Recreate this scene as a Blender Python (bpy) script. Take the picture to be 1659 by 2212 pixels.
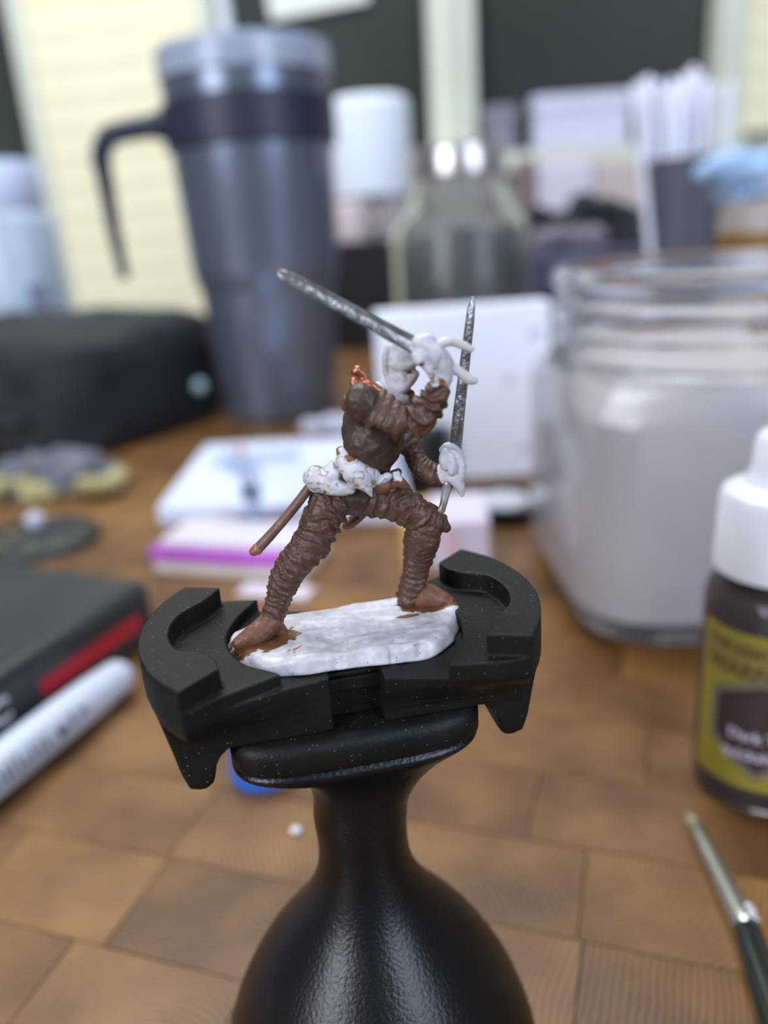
import bpy, bmesh, math, random
import numpy as np
from mathutils import Vector, Matrix

random.seed(7)
scene = bpy.context.scene
for o in list(bpy.data.objects):
    bpy.data.objects.remove(o)
COL = scene.collection
MM = 0.001

# ------------------------------------------------------------------ camera
IMG_W, IMG_H, FPX = 1659.0, 2212.0, 1725.0
PITCH, ROLL, CAM_H = math.radians(19.5), math.radians(4.0), 115.0      # mm above the table
fwd = np.array([0, math.cos(PITCH), -math.sin(PITCH)])
r0 = np.array([1.0, 0, 0]); u0 = np.array([0, math.sin(PITCH), math.cos(PITCH)])
rgt = math.cos(ROLL) * r0 - math.sin(ROLL) * u0
upv = math.cos(ROLL) * u0 + math.sin(ROLL) * r0
CAM = np.array([0, 0, CAM_H])
cd = bpy.data.cameras.new('camera'); cam = bpy.data.objects.new('camera', cd); COL.objects.link(cam)
cam.matrix_world = Matrix(((rgt[0], upv[0], -fwd[0], 0), (rgt[1], upv[1], -fwd[1], 0),
                           (rgt[2], upv[2], -fwd[2], CAM_H * MM), (0, 0, 0, 1)))
cd.sensor_fit = 'HORIZONTAL'; cd.sensor_width = 36.0; cd.lens = FPX / IMG_W * 36.0
cd.clip_start = 0.005; cd.clip_end = 50
cd.dof.use_dof = True; cd.dof.focus_distance = 0.0885; cd.dof.aperture_fstop = cd.lens / 2.7
scene.camera = cam

# ------------------------------------------------------------------ world and lights
scene.view_settings.view_transform = 'Standard'
scene.view_settings.look = 'None'
scene.view_settings.gamma = 1.0
scene.view_settings.use_curve_mapping = False
scene.view_settings.exposure = -0.2
world = bpy.data.worlds.new('daylight'); scene.world = world; world.use_nodes = True
bg = world.node_tree.nodes['Background']
bg.inputs[0].default_value = (0.80, 0.88, 1.0, 1); bg.inputs[1].default_value = 0.20

def area_light(name, loc, target, sx, sy, power, color):
    l = bpy.data.lights.new(name, 'AREA'); l.shape = 'RECTANGLE'; l.size = sx; l.size_y = sy
    l.energy = power; l.color = color
    o = bpy.data.objects.new(name, l); COL.objects.link(o)
    o.location = loc
    d = Vector(target) - Vector(loc)
    o.rotation_euler = d.to_track_quat('-Z', 'Y').to_euler()
    return o
# the room's ceiling light, and its two windows behind the viewer whose reflections stand side by side on the grip
area_light('ceiling_lamp_offscreen', (-0.2, 0.85, 1.7), (-0.2, 0.85, 0), 1.2, 0.9, 42, (0.90, 0.95, 1.0))
area_light('window_left_offscreen', (-1.60, -1.55, 1.15), (0, 0.2, 0.05), 1.0, 1.5, 66, (0.84, 0.89, 1.0))
area_light('window_right_offscreen', (1.45, -1.55, 1.10), (0, 0.2, 0.05), 0.95, 1.5, 47, (0.68, 0.79, 1.0))

# ------------------------------------------------------------------ helpers
def ray(x, y):
    return fwd + rgt * (x - IMG_W / 2) / FPX - upv * (y - IMG_H / 2) / FPX
def on_plane(x, y, z=0.0):                 # pixel -> point on the horizontal plane z (mm)
    d = ray(x, y); return CAM + d * ((z - CAM_H) / d[2])
def at_depth(x, y, Y):                     # pixel -> point at distance Y (mm) along the table
    d = ray(x, y); return CAM + d * (Y / d[1])
# frame of the painting handle: x along the jaws, y away from the viewer
YAW = math.radians(10.0)
EX = np.array([math.cos(YAW), math.sin(YAW), 0]); EY = np.array([-math.sin(YAW), math.cos(YAW), 0])
HO = np.array([-5.46, 80.3, 0.0])
def fig(x, y, dy):                         # pixel -> handle-frame point in the plane dy
    d = ray(x, y); t = ((HO - CAM) @ EY + dy) / (d @ EY); p = CAM + d * t
    return np.array([(p - HO) @ EX, dy, p[2]])

def lin(c):
    c = np.array(c, float) / 255.0
    return tuple(np.where(c <= 0.04045, c / 12.92, ((c + 0.055) / 1.055) ** 2.4)) + (1.0,)

def _hash(ix, iy, iz):
    h = (ix * 374761393 + iy * 668265263 + iz * 2147483647 + 1274126177) & 0xFFFFFFFF
    h = ((h ^ (h >> 13)) * 1274126177) & 0xFFFFFFFF
    h = h ^ (h >> 16)
    return (h & 0xFFFF) / 65535.0
def vnoise(P, f=1.0, seed=0):
    P = np.asarray(P, float) * f + seed * 17.31 + 1000.0
    I = np.floor(P).astype(np.int64); F = P - I; F = F * F * (3 - 2 * F)
    r = 0
    for dx in (0, 1):
        for dy in (0, 1):
            for dz in (0, 1):
                w = (F[..., 0] if dx else 1 - F[..., 0]) * (F[..., 1] if dy else 1 - F[..., 1]) * (F[..., 2] if dz else 1 - F[..., 2])
                r = r + w * _hash(I[..., 0] + dx, I[..., 1] + dy, I[..., 2] + dz)
    return r * 2 - 1

# ---- mesh pieces: (verts list, faces list) in mm
class MB:
    def __init__(self): self.v = []; self.f = []
    def add(self, v, f):
        o = len(self.v); self.v += [tuple(p) for p in v]; self.f += [tuple(i + o for i in q) for q in f]; return self
    def box(self, c, s, rz=0.0, taper=1.0):
        cz, sn = math.cos(rz), math.sin(rz); v = []
        for k in (-1, 1):
            t = taper if k > 0 else 1.0
            for (a, b) in ((-1, -1), (1, -1), (1, 1), (-1, 1)):
                x, y = a * s[0] / 2 * t, b * s[1] / 2 * t
                v.append((c[0] + x * cz - y * sn, c[1] + x * sn + y * cz, c[2] + k * s[2] / 2))
        return self.add(v, [(3, 2, 1, 0), (4, 5, 6, 7), (0, 1, 5, 4), (1, 2, 6, 5), (2, 3, 7, 6), (3, 0, 4, 7)])
    def loft(self, rings, n=48, cap=True):        # rings: (z, a, b, power, cx, cy)
        v = []; f = []
        for r in rings:
            z, a, b = r[:3]; p = r[3] if len(r) > 3 else 2.0
            cx = r[4] if len(r) > 4 else 0.0; cy = r[5] if len(r) > 5 else 0.0
            for i in range(n):
                t = 2 * math.pi * i / n; c, s = math.cos(t), math.sin(t)
                v.append((cx + a * math.copysign(abs(c) ** (2 / p), c), cy + b * math.copysign(abs(s) ** (2 / p), s), z))
        for k in range(len(rings) - 1):
            for i in range(n):
                j = (i + 1) % n
                f.append((k * n + i, k * n + j, (k + 1) * n + j, (k + 1) * n + i))
        if cap:
            f.append(tuple(range(n))[::-1]); f.append(tuple((len(rings) - 1) * n + i for i in range(n)))
        return self.add(v, f)
    def lathe(self, prof, n=48, c=(0, 0), cap=True):   # prof: (r, z)
        return self.loft([(z, r, r, 2.0, c[0], c[1]) for r, z in prof], n, cap)
    def prism(self, poly, z0, z1):
        n = len(poly); v = [(x, y, z0) for x, y in poly] + [(x, y, z1) for x, y in poly]
        a = sum(poly[i][0] * poly[(i + 1) % n][1] - poly[(i + 1) % n][0] * poly[i][1] for i in range(n))
        f = [tuple(range(n))[::-1], tuple(range(n, 2 * n))] + [(i, (i + 1) % n, n + (i + 1) % n, n + i) for i in range(n)]
        if a < 0: f = [q[::-1] for q in f]
        return self.add(v, f)
    def tube(self, P, R, n=16, flat=None):        # swept tube with round caps; flat=(w,h) multipliers
        P = np.asarray(P, float); R = np.asarray(R, float)
        T = np.gradient(P, axis=0); T /= np.linalg.norm(T, axis=1)[:, None] + 1e-12
        ref = np.array([0, 1.0, 0]) if abs(T[0][1]) < .9 else np.array([1.0, 0, 0])
        st = []
        ks = [(-1, a) for a in (80, 50, 25)] + [(0, i) for i in range(len(P))] + [(1, a) for a in (25, 50, 80)]
        for k, a in ks:
            if k == 0: c, r, t = P[a], R[a], T[a]
            elif k < 0: c, r, t = P[0] - T[0] * R[0] * math.sin(math.radians(a)), R[0] * math.cos(math.radians(a)), T[0]
            else: c, r, t = P[-1] + T[-1] * R[-1] * math.sin(math.radians(a)), R[-1] * math.cos(math.radians(a)), T[-1]
            st.append((c, r, t))
        v = []; f = []
        for c, r, t in st:
            ref = ref - t * (ref @ t); ref /= np.linalg.norm(ref); b = np.cross(t, ref)
            w, h = flat if flat else (1, 1)
            for i in range(n):
                an = 2 * math.pi * i / n
                v.append(c + r * (ref * math.cos(an) * w + b * math.sin(an) * h))
        m = len(st)
        for k in range(m - 1):
            for i in range(n):
                j = (i + 1) % n
                f.append((k * n + i, k * n + j, (k + 1) * n + j, (k + 1) * n + i))
        f.append(tuple(range(n))[::-1]); f.append(tuple((m - 1) * n + i for i in range(n)))
        return self.add(v, f)
    def ball(self, c, r, n=20, m=12, R=None):
        if np.isscalar(r): r = (r, r, r)
        v = []; f = []
        for k in range(1, m):
            th = math.pi * k / m
            for i in range(n):
                ph = 2 * math.pi * i / n
                v.append((math.sin(th) * math.cos(ph), math.sin(th) * math.sin(ph), math.cos(th)))
        v += [(0, 0, 1), (0, 0, -1)]
        for k in range(m - 2):
            for i in range(n):
                j = (i + 1) % n; f.append((k * n + i, (k + 1) * n + i, (k + 1) * n + j, k * n + j))
        t, b = len(v) - 2, len(v) - 1
        for i in range(n):
            j = (i + 1) % n; f.append((t, i, j)); f.append((b, (m - 2) * n + j, (m - 2) * n + i))
        V = np.array(v) * np.array(r)
        if R is not None: V = V @ np.array(R).T
        return self.add(V + np.array(c), f)

def spline(P, n=6, closed=False):
    P = np.asarray(P, float); N = len(P); out = []
    rng = range(N) if closed else range(N - 1)
    for i in rng:
        if closed: a, b, c, d = P[(i - 1) % N], P[i], P[(i + 1) % N], P[(i + 2) % N]
        else: a, b, c, d = P[max(i - 1, 0)], P[i], P[i + 1], P[min(i + 2, N - 1)]
        for k in range(n):
            t = k / n
            out.append(0.5 * (2 * b + (c - a) * t + (2 * a - 5 * b + 4 * c - d) * t * t + (3 * b - a - 3 * c + d) * t ** 3))
    if not closed: out.append(P[-1])
    return np.array(out)

def make_mesh(name, v, f, scale=MM, off=(0, 0, 0), smooth=None):
    me = bpy.data.meshes.new(name)
    V = (np.asarray(v, float) - np.asarray(off)) * scale
    me.from_pydata(V.tolist(), [], [list(map(int, q)) for q in f]); me.update()
    bm = bmesh.new(); bm.from_mesh(me); bmesh.ops.recalc_face_normals(bm, faces=bm.faces); bm.to_mesh(me); bm.free()
    if smooth:
        me.polygons.foreach_set('use_smooth', [True] * len(me.polygons))
        if smooth != 'all':
            me.set_sharp_from_angle(angle=math.radians(smooth))
    return me

def remesh(v, f, voxel, it=2, fac=0.5):          # union of overlapping closed pieces, returns verts, faces
    me = make_mesh('tmp', v, f, 1.0)
    ob = bpy.data.objects.new('tmp', me); COL.objects.link(ob)
    m = ob.modifiers.new('r', 'REMESH'); m.mode = 'VOXEL'; m.voxel_size = voxel; m.adaptivity = 0
    if it:
        s = ob.modifiers.new('s', 'SMOOTH'); s.factor = fac; s.iterations = it
    dg = bpy.context.evaluated_depsgraph_get(); dg.update()
    ev = bpy.data.meshes.new_from_object(ob.evaluated_get(dg))
    V = np.empty(len(ev.vertices) * 3); ev.vertices.foreach_get('co', V); V = V.reshape(-1, 3)
    F = [tuple(p.vertices) for p in ev.polygons]
    bpy.data.objects.remove(ob); bpy.data.meshes.remove(me); bpy.data.meshes.remove(ev)
    return V, F

def vert_normals(V, F):
    Q = np.array([q[:4] if len(q) >= 4 else (q[0], q[1], q[2], q[2]) for q in F])
    n = np.cross(V[Q[:, 2]] - V[Q[:, 0]], V[Q[:, 3]] - V[Q[:, 1]])
    N = np.zeros_like(V)
    for k in range(4): np.add.at(N, Q[:, k], n)
    return N / (np.linalg.norm(N, axis=1)[:, None] + 1e-12)

# ---- objects
def link(name, me, mat, parent=None):
    o = bpy.data.objects.new(name, me); COL.objects.link(o)
    if mat is not None and not me.materials: me.materials.append(mat)
    if parent is not None: o.parent = parent
    return o
def tag(o, label, cat, group=None):
    o['label'] = label; o['category'] = cat
    if group: o['group'] = group
    return o
def thing(name, label, cat, loc=(0, 0, 0), rz=0.0, group=None):
    o = bpy.data.objects.new(name, None); COL.objects.link(o); o.empty_display_size = 0.01
    o.location = Vector(loc) * MM; o.rotation_euler = (0, 0, rz)
    return tag(o, label, cat, group)
def part(name, mb, mat, parent, smooth=35, off=(0, 0, 0), bevel=0, label=None):
    me = make_mesh(name, mb.v, mb.f, MM, off, smooth)
    o = link(name, me, mat, parent)
    if bevel:
        b = o.modifiers.new('bevel', 'BEVEL'); b.width = bevel * MM; b.segments = 3; b.limit_method = 'ANGLE'
    if label: o['label'] = label
    return o
def struct(name, mb, mat, smooth=None, parent=None):
    o = link(name, make_mesh(name, mb.v, mb.f, MM, (0, 0, 0), smooth), mat, parent)
    if parent is None: o['kind'] = 'structure'
    return o

# ---- materials
def new_mat(name):
    m = bpy.data.materials.new(name); m.use_nodes = True
    nt = m.node_tree; return m, nt, nt.nodes['Principled BSDF']
def N(nt, t, **kw):
    n = nt.nodes.new(t)
    for k, v in kw.items():
        if k in n.inputs: n.inputs[k].default_value = v
        else: setattr(n, k, v)
    return n
def L(nt, a, ao, b, bi): nt.links.new(a.outputs[ao], b.inputs[bi])
def mat(name, c, rough=0.5, metal=0.0, var=0.12, scale=60.0, bump=0.0, bscale=None, trans=0.0, ior=1.45, coat=0.0, c2=None, alpha=1.0, spec=0.5, stretch=None, sheen=0.0):
    m, nt, b = new_mat(name)
    tc = N(nt, 'ShaderNodeTexCoord'); no = N(nt, 'ShaderNodeTexNoise', Scale=scale, Detail=4.0)
    src = tc
    if stretch:
        mp = N(nt, 'ShaderNodeMapping'); mp.inputs['Scale'].default_value = stretch
        L(nt, tc, 'Object', mp, 'Vector'); L(nt, mp, 'Vector', no, 'Vector')
    else: L(nt, tc, 'Object', no, 'Vector')
    rp = N(nt, 'ShaderNodeValToRGB')
    A = np.array(lin(c)[:3]); B = np.array(lin(c2)[:3]) if c2 else None
    if B is None: lo, hi = A * (1 - var), np.minimum(A * (1 + var), 1)
    else: lo, hi = A, B
    rp.color_ramp.elements[0].position = 0.35; rp.color_ramp.elements[1].position = 0.65
    rp.color_ramp.elements[0].color = tuple(lo) + (1,); rp.color_ramp.elements[1].color = tuple(hi) + (1,)
    L(nt, no, 'Fac', rp, 'Fac'); L(nt, rp, 'Color', b, 'Base Color')
    b.inputs['Roughness'].default_value = rough; b.inputs['Metallic'].default_value = metal
    b.inputs['Transmission Weight'].default_value = trans; b.inputs['IOR'].default_value = ior
    b.inputs['Coat Weight'].default_value = coat; b.inputs['Alpha'].default_value = alpha
    b.inputs['Specular IOR Level'].default_value = spec
    if sheen: b.inputs['Sheen Weight'].default_value = sheen
    if bump:
        n2 = N(nt, 'ShaderNodeTexNoise', Scale=bscale or scale * 8, Detail=3.0); L(nt, tc, 'Object', n2, 'Vector')
        bp = N(nt, 'ShaderNodeBump', Strength=bump, Distance=0.0003); L(nt, n2, 'Fac', bp, 'Height'); L(nt, bp, 'Normal', b, 'Normal')
    return m

def wood_mat():
    m, nt, b = new_mat('end_grain_wood')
    tc = N(nt, 'ShaderNodeTexCoord'); oi = N(nt, 'ShaderNodeObjectInfo')
    geo = N(nt, 'ShaderNodeNewGeometry')
    wn = N(nt, 'ShaderNodeTexWhiteNoise', noise_dimensions='1D'); L(nt, oi, 'Random', wn, 'W')
    sub = N(nt, 'ShaderNodeVectorMath', operation='SUBTRACT'); sub.inputs[1].default_value = (0.5, 0.5, 0.5); L(nt, wn, 'Color', sub, 0)
    sc = N(nt, 'ShaderNodeVectorMath', operation='SCALE'); sc.inputs['Scale'].default_value = 0.14; L(nt, sub, 'Vector', sc, 0)
    ad = N(nt, 'ShaderNodeVectorMath', operation='ADD'); L(nt, geo, 'Position', ad, 0); L(nt, sc, 'Vector', ad, 1)
    # offset relative to the block's own place
    ad2 = N(nt, 'ShaderNodeVectorMath', operation='SUBTRACT'); L(nt, ad, 'Vector', ad2, 0); L(nt, oi, 'Location', ad2, 1)
    wob = N(nt, 'ShaderNodeTexNoise', Scale=35.0, Detail=2.0); L(nt, geo, 'Position', wob, 'Vector')
    ln = N(nt, 'ShaderNodeVectorMath', operation='MULTIPLY'); ln.inputs[1].default_value = (1, 1, 0); L(nt, ad2, 'Vector', ln, 0)
    le = N(nt, 'ShaderNodeVectorMath', operation='LENGTH'); L(nt, ln, 'Vector', le, 0)
    ma = N(nt, 'ShaderNodeMath', operation='MULTIPLY_ADD'); ma.inputs[1].default_value = 0.006; L(nt, wob, 'Fac', ma, 0); L(nt, le, 'Value', ma, 2)
    fr = N(nt, 'ShaderNodeMath', operation='MULTIPLY'); fr.inputs[1].default_value = 2 * math.pi / 0.0012; L(nt, ma, 'Value', fr, 0)
    sn = N(nt, 'ShaderNodeMath', operation='SINE'); L(nt, fr, 'Value', sn, 0)
    blot = N(nt, 'ShaderNodeTexNoise', Scale=45.0, Detail=4.0); L(nt, ad, 'Vector', blot, 'Vector')
    fine = N(nt, 'ShaderNodeTexNoise', Scale=1500.0, Detail=2.0); L(nt, geo, 'Position', fine, 'Vector')
    m1 = N(nt, 'ShaderNodeMath', operation='MULTIPLY_ADD'); m1.inputs[1].default_value = 0.12; L(nt, sn, 'Value', m1, 0); L(nt, blot, 'Fac', m1, 2)
    m2 = N(nt, 'ShaderNodeMath', operation='MULTIPLY_ADD'); m2.inputs[1].default_value = 0.22; m2.inputs[2].default_value = -0.11; L(nt, fine, 'Fac', m2, 0)
    m3 = N(nt, 'ShaderNodeMath', operation='ADD'); L(nt, m1, 'Value', m3, 0); L(nt, m2, 'Value', m3, 1)
    m4 = N(nt, 'ShaderNodeMath', operation='MULTIPLY_ADD'); m4.inputs[1].default_value = 0.22; L(nt, oi, 'Random', m4, 0); L(nt, m3, 'Value', m4, 2)
    m5 = N(nt, 'ShaderNodeMath', operation='SUBTRACT'); m5.inputs[1].default_value = 0.11; L(nt, m4, 'Value', m5, 0)
    rp = N(nt, 'ShaderNodeValToRGB'); e = rp.color_ramp.elements
    e[0].position = 0.22; e[0].color = lin((76, 48, 23)); e[1].position = 0.8; e[1].color = lin((143, 102, 53))
    k = rp.color_ramp.elements.new(0.48); k.color = lin((113, 77, 38))
    L(nt, m5, 'Value', rp, 'Fac'); L(nt, rp, 'Color', b, 'Base Color')
    b.inputs['Roughness'].default_value = 0.42; b.inputs['Specular IOR Level'].default_value = 0.45
    return m

def dusty_mat(name, c, rough, speck):
    m, nt, b = new_mat(name)
    tc = N(nt, 'ShaderNodeTexCoord')
    vo = N(nt, 'ShaderNodeTexVoronoi', Scale=2300.0); L(nt, tc, 'Object', vo, 'Vector')
    lt = N(nt, 'ShaderNodeMath', operation='LESS_THAN'); lt.inputs[1].default_value = 0.15; L(nt, vo, 'Distance', lt, 0)
    sep = N(nt, 'ShaderNodeSeparateColor'); L(nt, vo, 'Color', sep, 'Color')
    gt = N(nt, 'ShaderNodeMath', operation='GREATER_THAN'); gt.inputs[1].default_value = 1 - speck; L(nt, sep, 'Red', gt, 0)
    mu = N(nt, 'ShaderNodeMath', operation='MULTIPLY'); L(nt, lt, 'Value', mu, 0); L(nt, gt, 'Value', mu, 1)
    no = N(nt, 'ShaderNodeTexNoise', Scale=300.0, Detail=5.0); L(nt, tc, 'Object', no, 'Vector')
    rp = N(nt, 'ShaderNodeValToRGB'); A = np.array(lin(c)[:3])
    rp.color_ramp.elements[0].position = .3; rp.color_ramp.elements[1].position = .75
    rp.color_ramp.elements[0].color = tuple(A * .75) + (1,); rp.color_ramp.elements[1].color = tuple(A * 1.35) + (1,)
    L(nt, no, 'Fac', rp, 'Fac')
    mx = N(nt, 'ShaderNodeMix', data_type='RGBA'); L(nt, mu, 'Value', mx, 0); L(nt, rp, 'Color', mx, 6); mx.inputs[7].default_value = lin((112, 112, 108))
    L(nt, mx, 2, b, 'Base Color'); b.inputs['Roughness'].default_value = rough
    b.inputs['Specular IOR Level'].default_value = 0.25
    n2 = N(nt, 'ShaderNodeTexNoise', Scale=2600.0, Detail=2.0); L(nt, tc, 'Object', n2, 'Vector')
    bp = N(nt, 'ShaderNodeBump', Strength=0.25, Distance=0.0002); L(nt, n2, 'Fac', bp, 'Height'); L(nt, bp, 'Normal', b, 'Normal')
    return m

def paint_mat(name, rough=0.5, bump=0.3, specks=False):            # brush paint stored per vertex
    m, nt, b = new_mat(name)
    at = N(nt, 'ShaderNodeAttribute', attribute_name='paint'); tc = N(nt, 'ShaderNodeTexCoord')
    no = N(nt, 'ShaderNodeTexNoise', Scale=900.0, Detail=5.0); L(nt, tc, 'Object', no, 'Vector')
    rp = N(nt, 'ShaderNodeValToRGB'); rp.color_ramp.elements[0].position = .3; rp.color_ramp.elements[1].position = .7
    rp.color_ramp.elements[0].color = (.8, .8, .8, 1); rp.color_ramp.elements[1].color = (1.12, 1.12, 1.12, 1)
    L(nt, no, 'Fac', rp, 'Fac')
    mx = N(nt, 'ShaderNodeMix', data_type='RGBA', blend_type='MULTIPLY'); mx.inputs[0].default_value = 1.0
    L(nt, at, 'Color', mx, 6); L(nt, rp, 'Color', mx, 7)
    if specks:
        vo = N(nt, 'ShaderNodeTexVoronoi', Scale=1900.0); L(nt, tc, 'Object', vo, 'Vector')
        lt = N(nt, 'ShaderNodeMath', operation='LESS_THAN'); lt.inputs[1].default_value = 0.15; L(nt, vo, 'Distance', lt, 0)
        sp = N(nt, 'ShaderNodeSeparateColor'); L(nt, vo, 'Color', sp, 'Color')
        gt = N(nt, 'ShaderNodeMath', operation='GREATER_THAN'); gt.inputs[1].default_value = 0.72; L(nt, sp, 'Red', gt, 0)
        mu = N(nt, 'ShaderNodeMath', operation='MULTIPLY'); L(nt, lt, 'Value', mu, 0); L(nt, gt, 'Value', mu, 1)
        m2 = N(nt, 'ShaderNodeMix', data_type='RGBA'); L(nt, mu, 'Value', m2, 0); L(nt, mx, 2, m2, 6); m2.inputs[7].default_value = lin((96, 82, 70)); mx = m2
    L(nt, mx, 2, b, 'Base Color')
    b.inputs['Roughness'].default_value = rough; b.inputs['Specular IOR Level'].default_value = 0.45
    n2 = N(nt, 'ShaderNodeTexNoise', Scale=2500.0, Detail=3.0); L(nt, tc, 'Object', n2, 'Vector')
    bp = N(nt, 'ShaderNodeBump', Strength=bump, Distance=0.00015); L(nt, n2, 'Fac', bp, 'Height'); L(nt, bp, 'Normal', b, 'Normal')
    return m

def paint_mesh(name, V, F, colors, material, parent, smooth='all', off=(0, 0, 0)):
    me = bpy.data.meshes.new(name)
    me.from_pydata(((V - np.array(off)) * MM).tolist(), [], F); me.update()
    a = me.color_attributes.new('paint', 'FLOAT_COLOR', 'POINT')
    c4 = np.ones((len(V), 4)); c4[:, :3] = colors
    a.data.foreach_set('color', c4.ravel())
    me.polygons.foreach_set('use_smooth', [True] * len(me.polygons))
    return link(name, me, material, parent)

def text_mesh(txt, size, extrude=0.0, align='LEFT', bold=0.0):   # verts in mm, x right, y up
    cu = bpy.data.curves.new('txt', 'FONT'); cu.body = txt; cu.size = size; cu.extrude = extrude; cu.align_x = align
    cu.offset = bold; cu.resolution_u = 3
    ob = bpy.data.objects.new('txt', cu); COL.objects.link(ob)
    dg = bpy.context.evaluated_depsgraph_get(); dg.update()
    me = bpy.data.meshes.new_from_object(ob.evaluated_get(dg))
    V = np.array([tuple(v.co) for v in me.vertices]).reshape(-1, 3); F = [tuple(p.vertices) for p in me.polygons]
    bpy.data.objects.remove(ob); bpy.data.curves.remove(cu); bpy.data.meshes.remove(me)
    return V, F

# ================================================================== the setting
M_yellow = mat('yellow_painted_board', (236, 229, 194), 0.6, var=.06, scale=8, stretch=(1, 1, 6))
M_trim = mat('cream_trim_paint', (206, 210, 194), 0.5, var=.05, scale=6)
M_wall = mat('pale_lilac_plaster', (188, 178, 182), 0.8, var=.06, scale=5)
M_glass_dark = mat('dark_window_glass', (52, 58, 54), 0.5, var=.25, scale=2.5, spec=.12)
M_floor = mat('floor_boards', (120, 96, 74), 0.5, var=.2, scale=4, stretch=(1, 8, 1))
WY = 1500.0                                            # distance of the window wall
def wx(px, py=0): return at_depth(px, py, WY)[0]
def wz(px, py): return at_depth(px, py, WY)[2]
struct('floor', MB().box((0, 500, -775), (4200, 4200, 50)), M_floor)
sill_z = wz(1250, 325)
# wall body: below the sill, and the strips behind the boards
wb = MB()
wb.box((60, WY + 60, (sill_z - 775 + 0) / 2 - 12), (4000, 100, sill_z + 775 - 30))
x_l = wx(30, 60) - 304; x_r = wx(1603, 60) + 332
wb.box(((x_l - 1940) / 2, WY + 60, 700), (x_l + 1940, 100, 1700)); wb.box(((x_r + 2060) / 2, WY + 60, 700), (2060 - x_r, 100, 1700))
struct('wall_back', wb, M_wall)
def boards(x0, x1, zlo, zhi, step, parent):
    me = make_mesh('plank', MB().box((0, 0, 0), (x1 - x0, 14, step * .992)).v, MB().box((0, 0, 0), (1, 1, 1)).f, MM)
    z = zlo
    while z < zhi:
        o = link('plank', me, M_yellow, parent); o.location = ((x0 + x1) / 2 * MM, (WY - 12) * MM, (z + step / 2) * MM)
        o.rotation_euler = (math.radians(-1.2), 0, 0); z += step
    return
xl0, xl1 = wx(70, 100), wx(425, 20)
wl = struct('wall_left', MB().box(((xl0 + xl1) / 2, WY + 60, 700), (xl1 - xl0, 100, 1700)), M_trim)
boards(xl0, xl1, -60, 1100, 46, wl)
xr0 = wx(1603, 60); xr1 = xr0 + 330
wr = struct('wall_right', MB().box(((xr0 + xr1) / 2, WY + 60, 850), (xr1 - xr0, 100, 1400)), M_trim)
boards(xr0, xr1, sill_z + 10, 1100, 46, wr)
def vtrim(name, x0, x1, z0=sill_z, z1=1300, d=46):
    return struct(name, MB().box(((x0 + x1) / 2, WY, (z0 + z1) / 2), (x1 - x0, d, z1 - z0)), M_trim)
mull = (wx(920), wx(1020))
vtrim('trim_1', wx(30, 60), xl0 - 1, -100)
vtrim('trim_2', xl1 + 1, wx(462, 20))
vtrim('trim_3', wx(1545, 60), xr0 - 1)
win = struct('window_1', MB().box(((xl1 + xr0) / 2 + 15, WY - 10, sill_z - 14), (xr0 - xl1 - 40, 100, 30)), M_trim)
win['label'] = 'wide dark window with a pale cream sill and one mullion'
struct('mullion', MB().box(((mull[0] + mull[1]) / 2, WY + 2, (sill_z + 1300) / 2), (mull[1] - mull[0], 40, 1300 - sill_z)), M_trim, parent=win)
struct('mullion_bead', MB().box(((mull[0] + mull[1]) / 2, WY - 24, (sill_z + 1300) / 2), (14, 12, 1300 - sill_z)), M_trim, parent=win)
for a, b_ in ((wx(462, 20) + 1, mull[0]), (mull[1], wx(1545, 60) - 1)):
    struct('pane', MB().box(((a + b_) / 2, WY + 30, (sill_z + 1300) / 2), (b_ - a, 6, 1300 - sill_z)), M_glass_dark, parent=win)
win2 = struct('window_2', MB().box((wx(30, 60) - 152, WY + 30, 600), (300, 6, 1400)), M_glass_dark)

# ================================================================== table of end-grain blocks
M_wood = wood_mat()
M_table = mat('table_core_wood', (120, 84, 50), 0.5, var=.15, scale=30)
table = thing('table', 'brown end-grain butcher block table top under all the painting things', 'table', (0, 400, 0))
TX0, TX1, TY0, TY1 = -620.0, 640.0, -60.0, 1080.0
part('table_core', MB().box(((TX0 + TX1) / 2, (TY0 + TY1) / 2, -23), (TX1 - TX0, TY1 - TY0, 40)), M_table, table, None, (0, 400, 0))
for sx in (TX0 + 50, TX1 - 50):
    for sy in (TY0 + 50, TY1 - 50):
        part('leg', MB().box((sx, sy, -396.5), (60, 60, 707)), M_table, table, None, (0, 400, 0))
GA = math.radians(-19); gc, gs = math.cos(GA), math.sin(GA)
lens = [34.0, 40.0, 46.0, 54.0]
bmes = [make_mesh('block', MB().box((0, 0, -1.6), (l - .25, 21.2, 3.2)).v, MB().box((0, 0, 0), (1, 1, 1)).f, MM) for l in lens]
for bme in bmes: bme.materials.append(M_wood)
blocks = []
org = np.array([29.1, 101.6])
rnd = random.Random(3)
for j in range(-40, 66):
    u = -1300 - rnd.uniform(0, 40)
    while u < 1300:
        k = rnd.randrange(4); l = lens[k]
        cu_, cv_ = u + l / 2, (j + .5) * 21.45
        x, y = org[0] + cu_ * gc - cv_ * gs, org[1] + cu_ * gs + cv_ * gc
        u += l
        if not (TX0 + 30 < x < TX1 - 30 and TY0 + 24 < y < TY1 - 24): continue
        p = np.array([x, y, 0]) - CAM; zc = p @ fwd
        if zc < 20: vis = False
        else:
            ix, iy = 829 + FPX * (p @ rgt) / zc, 1106 - FPX * (p @ upv) / zc
            vis = -150 < ix < 1809 and iy < 2420
        blocks.append((not vis, y, x, k))
blocks.sort()
stuffm = MB()
for i, (nv, y, x, k) in enumerate(blocks):
    if i < 290 and not nv:
        o = link('block', bmes[k], None, table); o.location = ((x) * MM, (y - 400) * MM, 0); o.rotation_euler = (0, 0, GA)
    else:
        stuffm.box((x, y, -1.6), (lens[k] - .25, 21.2, 3.2), GA)
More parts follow.
